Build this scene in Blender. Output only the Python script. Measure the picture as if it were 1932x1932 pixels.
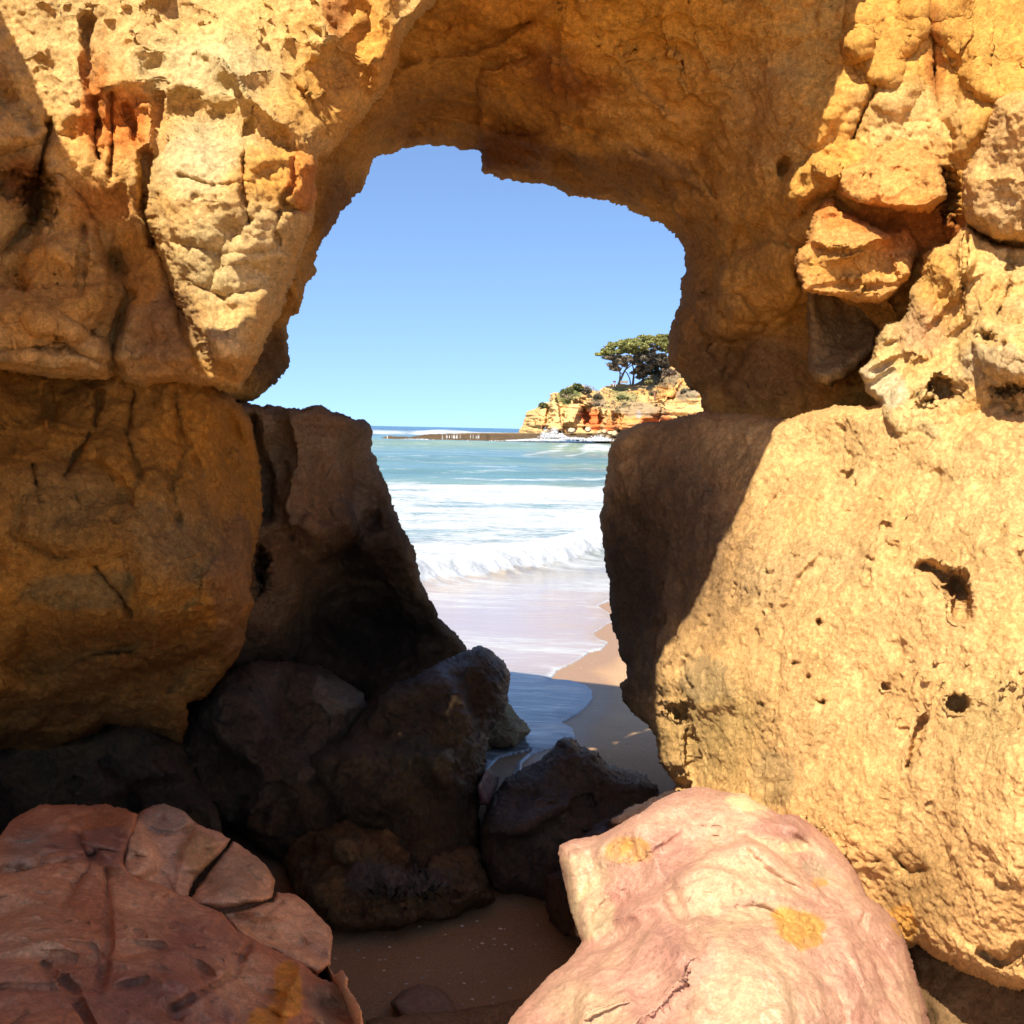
import bpy, math, random
import numpy as np
from mathutils import Matrix, Vector
from mathutils.bvhtree import BVHTree

# ------------------------------------------------------------------ camera, light, exposure
for o in list(bpy.data.objects):
    bpy.data.objects.remove(o)
scene = bpy.context.scene
C = scene.collection
EYE = 1.7
PITCH = math.atan(158 / 2072)
ROLL = math.radians(1.15)
F = 2072.0
cp, sp, cr, sr = math.cos(PITCH), math.sin(PITCH), math.cos(ROLL), math.sin(ROLL)
FW = np.array([0, cp, -sp])
R0 = np.array([1.0, 0, 0]); U0 = np.array([0, sp, cp])
RT = R0 * cr + U0 * sr
UP = -R0 * sr + U0 * cr
cam_d = bpy.data.cameras.new('camera'); cam = bpy.data.objects.new('camera', cam_d); C.objects.link(cam)
cam_d.sensor_width = 36; cam_d.lens = 36 * F / 1932; cam_d.clip_start = 0.05; cam_d.clip_end = 60000
M = Matrix(((RT[0], UP[0], -FW[0], 0), (RT[1], UP[1], -FW[1], 0), (RT[2], UP[2], -FW[2], EYE), (0, 0, 0, 1)))
cam.matrix_world = M
scene.camera = cam

SUN_EL, SUN_AZ = math.radians(50), math.radians(24)
S = np.array([-math.sin(SUN_AZ) * math.cos(SUN_EL), -math.cos(SUN_AZ) * math.cos(SUN_EL), math.sin(SUN_EL)])
w = bpy.data.worlds.new('World'); scene.world = w; w.use_nodes = True
nt = w.node_tree
bg = nt.nodes['Background']; sky = nt.nodes.new('ShaderNodeTexSky'); sky.sky_type = 'NISHITA'; sky.sun_disc = False
sky.sun_elevation = SUN_EL; sky.sun_rotation = math.atan2(S[0], S[1])
sky.air_density = 1.0; sky.dust_density = 0.6; sky.ozone_density = 1.0
geo = nt.nodes.new('ShaderNodeTexCoord'); sep = nt.nodes.new('ShaderNodeVectorMath'); sep.operation = 'MULTIPLY_ADD'
sep.inputs[1].default_value = (1, 1, 1.35); sep.inputs[2].default_value = (0, 0, .21)      # keeps the milky band of the model sky below the sea
nt.links.new(geo.outputs['Generated'], sep.inputs[0]); nt.links.new(sep.outputs[0], sky.inputs['Vector'])
tn_ = nt.nodes.new('ShaderNodeMixRGB'); tn_.blend_type = 'MULTIPLY'; tn_.inputs[0].default_value = 1; tn_.inputs[2].default_value = (.90, 1.0, 1.10, 1)      # the clean blue of this sky
nt.links.new(sky.outputs[0], tn_.inputs[1]); nt.links.new(tn_.outputs[0], bg.inputs[0]); bg.inputs[1].default_value = 0.125
sl = bpy.data.lights.new('sun', 'SUN'); sl.energy = 4.8; sl.angle = math.radians(0.5); sl.color = (1.0, 0.91, 0.76)
so = bpy.data.objects.new('sun', sl); C.objects.link(so)
so.rotation_euler = Vector(S).to_track_quat('Z', 'Y').to_euler()
scene.view_settings.view_transform = 'Standard'; scene.view_settings.look = 'None'
scene.view_settings.exposure = 1.08
scene.cycles.max_bounces = 8; scene.cycles.diffuse_bounces = 5

# ------------------------------------------------------------------ helpers
def ray(px, py):
    px = np.asarray(px, float); py = np.asarray(py, float)
    a = (px - 966) / F; b = (966 - py) / F
    return FW + a[..., None] * RT + b[..., None] * UP
def at(px, py, Y):
    d = ray(px, py); k = np.asarray(Y, float) / d[..., 1]
    return d * k[..., None] + np.array([0, 0, EYE])
def proj(P):
    Q = P - np.array([0, 0, EYE]); dd = np.maximum(Q @ FW, 1e-3)
    return 966 + (Q @ RT) / dd * F, 966 - (Q @ UP) / dd * F
rs = np.random.RandomState(7)
PERM = rs.permutation(256); PERM = np.concatenate([PERM, PERM, PERM])
G3 = rs.normal(size=(256, 3)); G3 /= np.linalg.norm(G3, axis=1)[:, None]; G3 = G3.astype(np.float32)
R3 = rs.rand(256, 3).astype(np.float32)
def perlin(P):
    Pi = np.floor(P).astype(np.int64); f = (P - Pi).astype(np.float32); Pi &= 255
    u = f * f * f * (f * (f * 6 - 15) + 10)
    out = 0
    for i in (0, 1):
        for j in (0, 1):
            for k in (0, 1):
                h = PERM[PERM[PERM[(Pi[:, 0] + i) & 255] + ((Pi[:, 1] + j) & 255)] + ((Pi[:, 2] + k) & 255)]
                g = G3[h]
                d = g[:, 0] * (f[:, 0] - i) + g[:, 1] * (f[:, 1] - j) + g[:, 2] * (f[:, 2] - k)
                wt = (u[:, 0] if i else 1 - u[:, 0]) * (u[:, 1] if j else 1 - u[:, 1]) * (u[:, 2] if k else 1 - u[:, 2])
                out = out + wt * d
    return out * 1.5
def fbm(P, o=4, kind='n', gain=.5):
    s = 0; a = 1; t = 0
    for i in range(o):
        n = perlin(P * (2.03 ** i) + 17.3 * i)
        if kind == 'r': n = 1 - 2 * np.abs(n)
        elif kind == 'b': n = 2 * np.abs(n) - .5
        s = s + a * n; t += a; a *= gain
    return s / t
def worley(P):
    Pi = np.floor(P).astype(np.int64); f = (P - Pi).astype(np.float32)
    F1 = np.full(len(P), 9., np.float32); F2 = F1.copy()
    for i in (-1, 0, 1):
        for j in (-1, 0, 1):
            for k in (-1, 0, 1):
                h = PERM[PERM[PERM[(Pi[:, 0] + i) & 255] + ((Pi[:, 1] + j) & 255)] + ((Pi[:, 2] + k) & 255)]
                r = R3[h]
                d = np.sqrt((i + r[:, 0] - f[:, 0]) ** 2 + (j + r[:, 1] - f[:, 1]) ** 2 + (k + r[:, 2] - f[:, 2]) ** 2)
                F2 = np.minimum(F2, np.maximum(F1, d)); F1 = np.minimum(F1, d)
    return F1, F2
def facets(P, k=14.):
    Pi = np.floor(P).astype(np.int64); f = (P - Pi).astype(np.float32); num = 0; den = 1e-9
    for i in (-1, 0, 1):
        for j in (-1, 0, 1):
            for m_ in (-1, 0, 1):
                h = PERM[PERM[PERM[(Pi[:, 0] + i) & 255] + ((Pi[:, 1] + j) & 255)] + ((Pi[:, 2] + m_) & 255)]
                r = R3[h]; g = G3[(h + 77) & 255]; off = R3[(h + 31) & 255, 0] - .5
                v = np.stack([f[:, 0] - i - r[:, 0], f[:, 1] - j - r[:, 1], f[:, 2] - m_ - r[:, 2]], 1); d = np.sqrt((v * v).sum(1)); wt = np.exp(-k * d)
                num = num + wt * ((v * g).sum(1) + .16 * off); den = den + wt
    return num / den
def ss(a, b, x):
    t = np.clip((x - a) / (b - a), 0, 1); return t * t * (3 - 2 * t)
def segd(px, py, ax, ay, bx, by):
    dx, dy = bx - ax, by - ay; L = dx * dx + dy * dy + 1e-9
    t = np.clip(((px - ax) * dx + (py - ay) * dy) / L, 0, 1)
    return np.hypot(px - ax - t * dx, py - ay - t * dy), t
def sdf(px, py, loops):
    D = np.full(px.shape, 1e9); ins = np.zeros(px.shape, bool)
    for lp in loops:
        n = len(lp)
        for i in range(n):
            ax, ay = lp[i]; bx, by = lp[(i + 1) % n]
            D = np.minimum(D, segd(px, py, ax, ay, bx, by)[0])
            if ay != by:
                c = ((ay > py) != (by > py)) & (px < (bx - ax) * (py - ay) / (by - ay) + ax); ins ^= c
    return np.where(ins, D, -D)
def pline(px, py, pts):
    D = np.full(px.shape, 1e9)
    for (a, b) in zip(pts[:-1], pts[1:]):
        D = np.minimum(D, segd(px, py, a[0], a[1], b[0], b[1])[0])
    return D
def rbf(ctrl):
    c = np.array(ctrl, float); X = c[:, :2]; n = len(c)
    def ph(r): return -np.sqrt(r * r + 40 ** 2)
    A = np.zeros((n + 3, n + 3)); A[:n, :n] = ph(np.hypot(X[:, None, 0] - X[None, :, 0], X[:, None, 1] - X[None, :, 1])) + np.eye(n) * 1e-3
    Q = np.c_[np.ones(n), X / 1000.]; A[:n, n:] = Q; A[n:, :n] = Q.T
    v = np.linalg.solve(A, np.r_[c[:, 2], 0, 0, 0])
    def f(px, py):
        s = v[n] + v[n + 1] * px / 1000. + v[n + 2] * py / 1000.
        for i in range(n): s = s + v[i] * ph(np.hypot(px - X[i, 0], py - X[i, 1]))
        return s
    return f
def axis(lo, hi, step, a=-30, b=1962):
    out = list(np.arange(max(lo, a), min(hi, b) + step, step))
    if hi > b:
        s = step; x = out[-1]
        while x < hi: s *= 1.06; x += s; out.append(x)
    if lo < a:
        s = step; x = out[0]; pre = []
        while x > lo: s *= 1.06; x -= s; pre.append(x)
        out = pre[::-1] + out
    return np.array(out)
def mesh(name, V, Fq, mat, parent=None, tint=None, smooth=True, extra=None):
    me = bpy.data.meshes.new(name); V = np.asarray(V, np.float32); Fq = np.asarray(Fq, np.int32)
    k = Fq.shape[1]
    me.vertices.add(len(V)); me.vertices.foreach_set('co', V.ravel())
    me.loops.add(Fq.size); me.loops.foreach_set('vertex_index', Fq.ravel())
    me.polygons.add(len(Fq)); me.polygons.foreach_set('loop_start', np.arange(0, Fq.size, k, dtype=np.int32))
    me.polygons.foreach_set('use_smooth', np.full(len(Fq), smooth))
    me.update(calc_edges=True)
    if tint is not None:
        a = me.color_attributes.new('tint', 'FLOAT_COLOR', 'POINT')
        a.data.foreach_set('color', np.c_[np.clip(tint, 0, 1), np.ones(len(V))].astype(np.float32).ravel())
    for kx, vv in (extra or {}).items():
        a = me.attributes.new(kx, 'FLOAT', 'POINT'); a.data.foreach_set('value', vv.astype(np.float32))
    if mat: me.materials.append(mat)
    o = bpy.data.objects.new(name, me); C.objects.link(o)
    if parent: o.parent = parent
    return o
def tag(o, label=None, cat=None, group=None, kind=None):
    if label: o['label'] = label
    if cat: o['category'] = cat
    if group: o['group'] = group
    if kind: o['kind'] = kind
    return o
def empty(name, loc=(0, 0, 0)):
    o = bpy.data.objects.new(name, None); o.location = loc; o.empty_display_size = .2; C.objects.link(o); return o
def normals(V, Fq):
    a = V[Fq[:, 2]] - V[Fq[:, 0]]; b = V[Fq[:, 3]] - V[Fq[:, 1]]
    n = np.cross(a, b); n /= (np.linalg.norm(n, axis=1)[:, None] + 1e-12) ** 0.5
    N = np.zeros_like(V)
    for c in range(3):
        for k in range(4): N[:, c] += np.bincount(Fq[:, k], n[:, c], len(V))
    return N / (np.linalg.norm(N, axis=1)[:, None] + 1e-12)
def disp(V, Fq, spec, dd=None):
    for gi, group in enumerate(spec):
        N = normals(V, Fq); D = 0
        for s in group:
            kind, fr, amp = s[:3]; st = np.array(s[3]) if len(s) > 3 else np.ones(3)
            P = V * fr * st + fr * 3.1
            if kind == 'n': D = D + amp * fbm(P, 5)
            elif kind == 'r': D = D + amp * fbm(P, 4, 'r')
            elif kind == 'b': D = D + amp * fbm(P, 4, 'b')
            elif kind == 'w':
                f1, f2 = worley(P + .25 * fbm(P * 1.7, 2)[:, None]); D = D + amp * (.5 - f1)
            elif kind == 'c':        # cracked blocks: gully on cell borders
                Q = P + .35 * np.c_[fbm(P * 1.3, 3), fbm(P * 1.3 + 9, 3), fbm(P * 1.3 + 31, 3)]
                f1, f2 = worley(Q); D = D - amp * np.exp(-((f2 - f1) / .09) ** 2)
            elif kind == 'q': D = D + amp * facets(P + .22 * np.c_[fbm(P * 1.5, 3), fbm(P * 1.5 + 9, 3), fbm(P * 1.5 + 31, 3)], s[4] if len(s) > 4 else 14.)
            elif kind == 'f':        # facets
                Q = P + .2 * fbm(P, 2)[:, None]; f1, f2 = worley(Q); D = D + amp * np.clip((f2 - f1) * 2.2, 0, 1)
            elif kind == 'p':        # pits
                f1, f2 = worley(P); m = ss(.05, .35, fbm(P * .23 + 5, 2)); D = D - amp * m * (1 - ss(.12, .38, f1))
            elif kind == 's':        # strata ledges
                z = V[:, 2] * fr + 1.2 * fbm(V * .05 * fr, 2)
                n = perlin(np.c_[V[:, 0] * .04 * fr, V[:, 1] * .04 * fr, z]); n2 = perlin(np.c_[V[:, 0] * .1 * fr, V[:, 1] * .1 * fr, z * 2.7 + 5])
                D = D + amp * (np.clip(n * 3, -1, 1) + .5 * np.clip(n2 * 3, -1, 1))
        if dd is not None and gi < 2: D = D * (ss(-10, 90, dd) if gi == 0 else .35 + .65 * ss(0, 40, dd))
        V = V + N * D[:, None]
    return V

def relief(name, loops, ctrl, thick=1.0, step=3.0, ew=40, er=.25, rag=5, feats=(), spec=(), color=None, mat=None,
           parent=None, dsc=1.0, wb=120, mapf=None, sm=3, span=(-30, 1962), wamp=1.0, fac=(), hp=(), clip=None):
    """closed rock: front surface from depth control points, back surface behind it, meeting on the outline"""
    if not isinstance(loops[0][0], (tuple, list)): loops = [loops]
    allp = np.array([p for l in loops for p in l], float)
    xs = axis(allp[:, 0].min() - 8, allp[:, 0].max() + 8, step, *span); ys = axis(allp[:, 1].min() - 8, allp[:, 1].max() + 8, step, *span)
    X, Y = np.meshgrid(xs, ys); px, py = X.ravel(), Y.ravel()
    lx = np.gradient(xs)[None, :].repeat(len(ys), 0).ravel(); ly = np.gradient(ys)[:, None].repeat(len(xs), 1).ravel(); ls = np.maximum(lx, ly)
    seed = sum(map(ord, name)) % 97
    def rn(qx, qy):
        q = np.c_[qx / 45. * dsc, qy / 45. * dsc, np.full(qx.shape, seed + .5)]
        return rag * (fbm(q, 2) * 1.2 + .55 * fbm(q * 4.1, 2, 'r') + .14 * perlin(q * 15))
    def dist(qx, qy): return sdf(qx, qy, loops) + rn(qx, qy)
    raw = sdf(px, py, loops); near = np.abs(raw) < 40 + ls * 3
    d = raw.copy(); d[near] = raw[near] + rn(px[near], py[near])
    inside = d > -.7 * ls
    I = inside.reshape(X.shape); q = I[:-1, :-1] & I[1:, :-1] & I[:-1, 1:] & I[1:, 1:]
    idx = np.arange(px.size).reshape(X.shape)
    Fq = np.c_[idx[:-1, :-1][q], idx[1:, :-1][q], idx[1:, 1:][q], idx[:-1, 1:][q]]   # seen from camera: down then right => CCW
    used = np.zeros(px.size, bool); used[Fq.ravel()] = True
    cnt = np.bincount(Fq.ravel(), minlength=px.size); border = used & (cnt < 4)
    sn = np.where(used & ((d < .4 * ls) | border))[0]
    for it in range(2):
        e = .5; qx, qy = px[sn], py[sn]; dd = dist(qx, qy)
        gx = (dist(qx + e, qy) - dd) / e; gy = (dist(qx, qy + e) - dd) / e; g2 = np.maximum(gx * gx + gy * gy, .5)
        mv = np.minimum(1, .8 * ls[sn] / (np.abs(dd) / np.sqrt(g2) + 1e-6))
        px[sn] -= gx * dd / g2 * mv; py[sn] -= gy * dd / g2 * mv
    d[sn] = np.maximum(0, dist(px[sn], py[sn])); d = np.maximum(d, 0); d[border] = 0
    ids = np.where(used)[0]; remap = np.full(px.size, -1); remap[ids] = np.arange(len(ids)); Fq = remap[Fq]
    px, py, d, border = px[ids], py[ids], d[ids], border[ids]
    base = (ctrl if callable(ctrl) else rbf(ctrl))(px, py); mapf = mapf or at
    wq = np.c_[px / 30. * dsc, py / 30. * dsc, np.full(px.shape, seed + 9.)]
    wx = px + wamp * (5 * fbm(wq, 3) + 2.5 * fbm(wq * 4, 2)) / dsc; wy = py + wamp * (5 * fbm(wq + 50, 3) + 2.5 * fbm(wq * 4 + 50, 2)) / dsc
    t = np.clip(d / ew, 0, 1); Yf = base + er * (1 - np.sqrt(np.clip(1 - (1 - t) ** 2, 0, 1)))
    for f in feats:
        k = f[0]
        if k == 'bump':      # polygon, height (towards camera), edge width
            b = sdf(wx, wy, [f[1]]); tt = np.clip(b / f[3], 0, 1); Yf = Yf - f[2] * np.sqrt(1 - (1 - tt) ** 2)
        elif k == 'soft':
            b = sdf(wx, wy, [f[1]]); Yf = Yf - f[2] * ss(-f[3], f[3], b)
        elif k == 'crack':   # polyline, width, depth
            b = pline(wx, wy, f[1]); Yf = Yf + f[3] * np.exp(-(b / f[2]) ** 2)
        elif k == 'ridge':   # one-sided step: far on the left of the line direction
            b = np.full(px.shape, 1e9); sg = np.zeros(px.shape)
            for (a, c) in zip(f[1][:-1], f[1][1:]):
                dd, _ = segd(wx, wy, a[0], a[1], c[0], c[1]); s_ = ((c[0] - a[0]) * (wy - a[1]) - (c[1] - a[1]) * (wx - a[0])) / (math.hypot(c[0] - a[0], c[1] - a[1]) * dd + .5)
                m = dd < b; b = np.where(m, dd, b); sg = np.where(m, s_, sg)
            wd = f[3] + (f[4] - f[3]) * (.5 - .5 * sg); Yf = Yf - f[2] * np.exp(-(b / wd) ** 1.4)
        elif k == 'pit':
            r = np.hypot((wx - f[1]) / f[3], (wy - f[2]) / f[4]) + .5 * fbm(np.c_[px / 9., py / 9., np.full(px.shape, f[1] + .3)], 2); Yf = Yf + f[5] * (1 - ss(.3, 1.0, r))
    if len(fac):      # broken planes
        P0 = mapf(px, py, base)
        for (fr, amp, k, st) in fac:
            Q = P0 * fr * np.array(st) + seed; Q = Q + .12 * np.c_[fbm(Q * 1.3, 3), fbm(Q * 1.3 + 9, 3), fbm(Q * 1.3 + 31, 3)]
            Yf = Yf + amp * facets(Q, k)
    for (cell, dep, r0, th, sd) in hp:   # small hollows (or knobs when dep < 0), scattered in clusters
        z_ = np.full(px.shape, sd + .5); q2 = np.c_[wx / cell * .9, wy / cell * .9, z_]; f1, f2 = worley(np.c_[wx / cell + .45 * fbm(q2, 3), wy / cell * 1.25 + .45 * fbm(q2 + 33, 3), z_])
        mk = ss(th, th + .25, fbm(np.c_[px / cell * .16, py / cell * .16, z_ + 4], 3))
        Yf = Yf + dep * mk * (.3 + 1.2 * np.clip(perlin(q2 * .7 + 60) + .4, 0, 1)) * (1 - ss(r0 * .4, r0, f1 + .12 * fbm(np.c_[wx / cell * 3, wy / cell * 3, z_], 2)))
    tb = np.clip(d / wb, 0, 1)
    Yb = np.maximum(base + er, Yf + .02) + thick * np.sqrt(np.clip(1 - (1 - tb) ** 2, 0, 1)) * (1 - border)
    Vf = mapf(px, py, Yf); n = len(Vf)
    nb = np.where(~border)[0]; rb = np.arange(n); rb[nb] = n + np.arange(len(nb))
    Vb = mapf(px[nb], py[nb], Yb[nb])
    V = np.r_[Vf, Vb]; Fa = np.r_[Fq, rb[Fq][:, ::-1]]
    da = np.r_[d, d[nb]]; sel = np.clip(1.6 - da / (8 * step), .12, 1)[:, None]
    E = np.r_[Fa[:, [0, 1]], Fa[:, [1, 2]], Fa[:, [2, 3]], Fa[:, [3, 0]]]; deg = np.bincount(E[:, 0], minlength=len(V))[:, None] + 1e-9
    for it in range(sm):
        A = np.stack([np.bincount(E[:, 0], V[E[:, 1], c], len(V)) for c in range(3)], 1) / deg
        V = V + sel * (A - V) * .8
    V = disp(V, Fa, spec, da * dsc)
    if clip is not None:      # unseen cliff top cut along the sun rays to set its shadow edge
        sx_, sy_, sz_ = math.sin(SUN_AZ) * math.sin(SUN_EL), math.cos(SUN_AZ) * math.sin(SUN_EL), math.cos(SUN_EL)
        yt = (clip + .06 * fbm(V * .8, 2) - sx_ * V[:, 0] - sz_ * V[:, 2]) / sy_
        V[:, 1] = np.minimum(V[:, 1], np.maximum(yt, 3.3))
    pxa = np.r_[px, px[nb]]; pya = np.r_[py, py[nb]]
    tint = color(pxa, pya, V) if color else None
    return mesh(name, V, Fa, mat, parent, tint)

# ------------------------------------------------------------------ colour of the stone, with shade painted into some patches
def col(*a): return np.array(a, float)
CREAM = col(.72, .475, .19); OCHRE = col(.70, .36, .08); AMBER = col(.64, .29, .045); RUST = col(.46, .16, .035)
BROWN = col(.26, .14, .06); DARK = col(.075, .05, .03); BLACK = col(.03, .022, .016); MOSS = col(.16, .13, .05); GREY = col(.30, .24, .17)
def patchcol(base, patches, sc=1.0):
    """patches: (px, py, rx, ry, colour, strength)"""
    def f(px, py, V):
        P = V * sc
        c = np.zeros((len(V), 3))
        n1 = fbm(P * 1.3, 4); n2 = fbm(P * 4.0 + 20, 4); n3 = fbm(P * 14 + 40, 3)
        c[:] = base[0]
        for i, b in enumerate(base[1:]):
            m = ss(-.08, .28, (n1, n2, n3)[i % 3] + .12 * n3)[:, None] * .5
            c = c * (1 - m) + b * m
        ny = fbm(P * 4 + 77, 3); nf = fbm(P * 9 + 55, 4)
        for (cx, cy, rx, ry, cc, st) in patches:
            k_ = min(1, min(rx, ry) / 38.); wx = px + (26 * n2 + 12 * n3) * k_; wy = py + (26 * ny + 12 * n3) * k_
            r = np.hypot((wx - cx) / rx, (wy - cy) / ry) + (.25 if min(rx, ry) > 50 else .45) * nf; m = (st * (1 - ss(.35 if min(rx, ry) > 50 else .75, 1.25 if min(rx, ry) > 50 else 1.1, r)))[:, None]
            c = c * (1 - m) + cc * m
        v = 1 + .11 * n2 + .13 * n3 + .16 * perlin(P * 45) + .14 * perlin(P * 95)
        return np.clip(c * v[:, None], .01, .9)
    return f
def rockmat(name, bscale=1.0, bstr=.6, rough=.9, spec=.25, pits=.5, cvar=.25):
    m = bpy.data.materials.new(name); m.use_nodes = True; t = m.node_tree; N = t.nodes; L = t.links
    b = N['Principled BSDF']; b.inputs['Roughness'].default_value = rough; b.inputs['Specular IOR Level'].default_value = spec
    at_ = N.new('ShaderNodeAttribute'); at_.attribute_name = 'tint'
    tc = N.new('ShaderNodeTexCoord')
    def noise(s, d=6, r=.6):
        n = N.new('ShaderNodeTexNoise'); n.inputs['Scale'].default_value = s * bscale; n.inputs['Detail'].default_value = d; n.inputs['Roughness'].default_value = r
        L.new(tc.outputs['Object'], n.inputs['Vector']); return n
    n1 = noise(60, 8, .75); n2 = noise(150, 5, .8); n3 = noise(6, 4)
    v = N.new('ShaderNodeTexVoronoi'); v.inputs['Scale'].default_value = 60 * bscale
    mxv = N.new('ShaderNodeMixRGB'); mxv.blend_type = 'LINEAR_LIGHT'; mxv.inputs[0].default_value = .05
    L.new(tc.outputs['Object'], mxv.inputs[1]); L.new(n1.outputs['Color'], mxv.inputs[2]); L.new(mxv.outputs[0], v.inputs['Vector'])
    # colour: fine mottling
    mr = N.new('ShaderNodeMapRange'); mr.inputs[1].default_value = .3; mr.inputs[2].default_value = .7; mr.inputs[3].default_value = 1 - cvar; mr.inputs[4].default_value = 1 + cvar
    L.new(n2.outputs[0], mr.inputs[0])
    mr2 = N.new('ShaderNodeMapRange'); mr2.inputs[1].default_value = .3; mr2.inputs[2].default_value = .7; mr2.inputs[3].default_value = 1 - cvar * .8; mr2.inputs[4].default_value = 1 + cvar * .8
    L.new(n1.outputs[0], mr2.inputs[0])
    mu = N.new('ShaderNodeMath'); mu.operation = 'MULTIPLY'; L.new(mr.outputs[0], mu.inputs[0]); L.new(mr2.outputs[0], mu.inputs[1])
    vm = N.new('ShaderNodeVectorMath'); vm.operation = 'SCALE'; L.new(at_.outputs['Color'], vm.inputs[0]); L.new(mu.outputs[0], vm.inputs['Scale'])
    L.new(vm.outputs[0], b.inputs['Base Color'])
    # bump
    pm = N.new('ShaderNodeMapRange'); pm.inputs[1].default_value = .05; pm.inputs[2].default_value = .45; L.new(v.outputs['Distance'], pm.inputs[0])
    a1 = N.new('ShaderNodeMath'); a1.operation = 'MULTIPLY_ADD'; L.new(pm.outputs[0], a1.inputs[0]); a1.inputs[1].default_value = pits; L.new(n1.outputs[0], a1.inputs[2])
    a2 = N.new('ShaderNodeMath'); a2.operation = 'MULTIPLY_ADD'; L.new(n2.outputs[0], a2.inputs[0]); a2.inputs[1].default_value = .8; L.new(a1.outputs[0], a2.inputs[2])
    bp = N.new('ShaderNodeBump'); bp.inputs['Strength'].default_value = bstr; bp.inputs['Distance'].default_value = .016 / bscale
    ms = N.new('ShaderNodeMapRange'); ms.inputs[1].default_value = .38; ms.inputs[2].default_value = .62; ms.inputs[3].default_value = bstr * .8; ms.inputs[4].default_value = min(1, bstr * 1.0); L.new(n3.outputs[0], ms.inputs[0]); L.new(ms.outputs[0], bp.inputs['Strength'])
    L.new(a2.outputs[0], bp.inputs['Height']); L.new(bp.outputs[0], b.inputs['Normal'])
    return m
M_SAND = rockmat('sandstone', 1.0, .85, .95, .1, .5, .32)
M_SMOOTH = rockmat('hard_stone', 1.0, .6, .7, .3, .15, .3)
M_WET = rockmat('wet_stone', 1.0, .95, .5, .22, .5, .5)
M_FAR = rockmat('far_cliff', .05, .7, .95, .1, .4, .25)

SP_SAND = [[('n', .9, .06)], [('p', 8., .022), ('n', 3.5, .03)], [('n', 11., .018), ('n', 34, .010), ('n', 80, .006)]]
SP_PIT = [[('n', 1.0, .05)], [('p', 7., .024), ('n', 3.6, .022), ('p', 16., .014)], [('n', 12., .013), ('n', 40, .009), ('n', 85, .006)]]
SP_BOUL = [[('n', 1.6, .06)], [('n', 5., .02), ('p', 10., .016)], [('n', 16., .014), ('n', 50, .008)]]
SP_HARD = [[('n', 1.6, .03)], [('n', 5., .010)], [('n', 22., .004), ('r', 9, .003)]]
U3 = (1, 1, 1)
FC = [(1.9, .17, 22, U3), (4.6, .07, 20, U3), (11, .024, 16, U3)]
FCB = [(2.1, .34, 38, U3), (5.5, .07, 34, U3), (14, .018, 20, U3)]
FCS = [(1.3, .12, 20, U3), (3.8, .035, 18, U3), (9, .012, 14, U3)]
# ------------------------------------------------------------------ the ground: sand running down to the sea
SEA = -0.6
def zsand(x, y):
    x = np.asarray(x, float); y = np.asarray(y, float)
    z = np.where(y > 5.2, -.05 * (y - 5.2), 0.) 
    z = np.maximum(z, -3.0)
    q = np.c_[np.ravel(x) * .8, np.ravel(y) * .8, np.zeros(x.size)]
    n = (.05 * fbm(q, 3)).reshape(x.shape) * (1 - ss(5, 9, y)) + (.012 * fbm(q * .5 + 9, 2)).reshape(x.shape)
    return z + n
def gridmesh(name, xs, ys, zf, mat, **k):
    X, Y = np.meshgrid(xs, ys); x, y = X.ravel(), Y.ravel()
    idx = np.arange(x.size).reshape(X.shape)
    Fq = np.c_[idx[:-1, :-1].ravel(), idx[:-1, 1:].ravel(), idx[1:, 1:].ravel(), idx[1:, :-1].ravel()]
    return x, y, Fq
def nonuni(bps):
    out = []
    for a, b, s in bps: out += list(np.arange(a, b, s))
    out.append(bps[-1][1]); return np.array(out)

m = bpy.data.materials.new('beach_sand'); m.use_nodes = True; t = m.node_tree; N = t.nodes; L = t.links; b = N['Principled BSDF']
a = N.new('ShaderNodeAttribute'); a.attribute_name = 'tint'; aw = N.new('ShaderNodeAttribute'); aw.attribute_name = 'wet'
tc = N.new('ShaderNodeTexCoord')
n1 = N.new('ShaderNodeTexNoise'); n1.inputs['Scale'].default_value = 160; n1.inputs['Detail'].default_value = 4; L.new(tc.outputs['Object'], n1.inputs['Vector'])
n2 = N.new('ShaderNodeTexNoise'); n2.inputs['Scale'].default_value = 9; n2.inputs['Detail'].default_value = 6; L.new(tc.outputs['Object'], n2.inputs['Vector'])
mr = N.new('ShaderNodeMapRange'); mr.inputs[1].default_value = .3; mr.inputs[2].default_value = .7; mr.inputs[3].default_value = .75; mr.inputs[4].default_value = 1.25; L.new(n1.outputs[0], mr.inputs[0])
vm = N.new('ShaderNodeVectorMath'); vm.operation = 'SCALE'; L.new(a.outputs['Color'], vm.inputs[0]); L.new(mr.outputs[0], vm.inputs['Scale']); L.new(vm.outputs[0], b.inputs['Base Color'])
rr = N.new('ShaderNodeMapRange'); rr.inputs[3].default_value = .9; rr.inputs[4].default_value = .45; L.new(aw.outputs['Fac'], rr.inputs[0]); L.new(rr.outputs[0], b.inputs['Roughness'])
ad = N.new('ShaderNodeMath'); ad.operation = 'MULTIPLY_ADD'; ad.inputs[1].default_value = .3; L.new(n1.outputs[0], ad.inputs[0]); L.new(n2.outputs[0], ad.inputs[2])
bp = N.new('ShaderNodeBump'); bp.inputs['Strength'].default_value = .35; bp.inputs['Distance'].default_value = .015; L.new(ad.outputs[0], bp.inputs['Height']); L.new(bp.outputs[0], b.inputs['Normal'])
b.inputs['Specular IOR Level'].default_value = .18
M_BEACH = m

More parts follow.
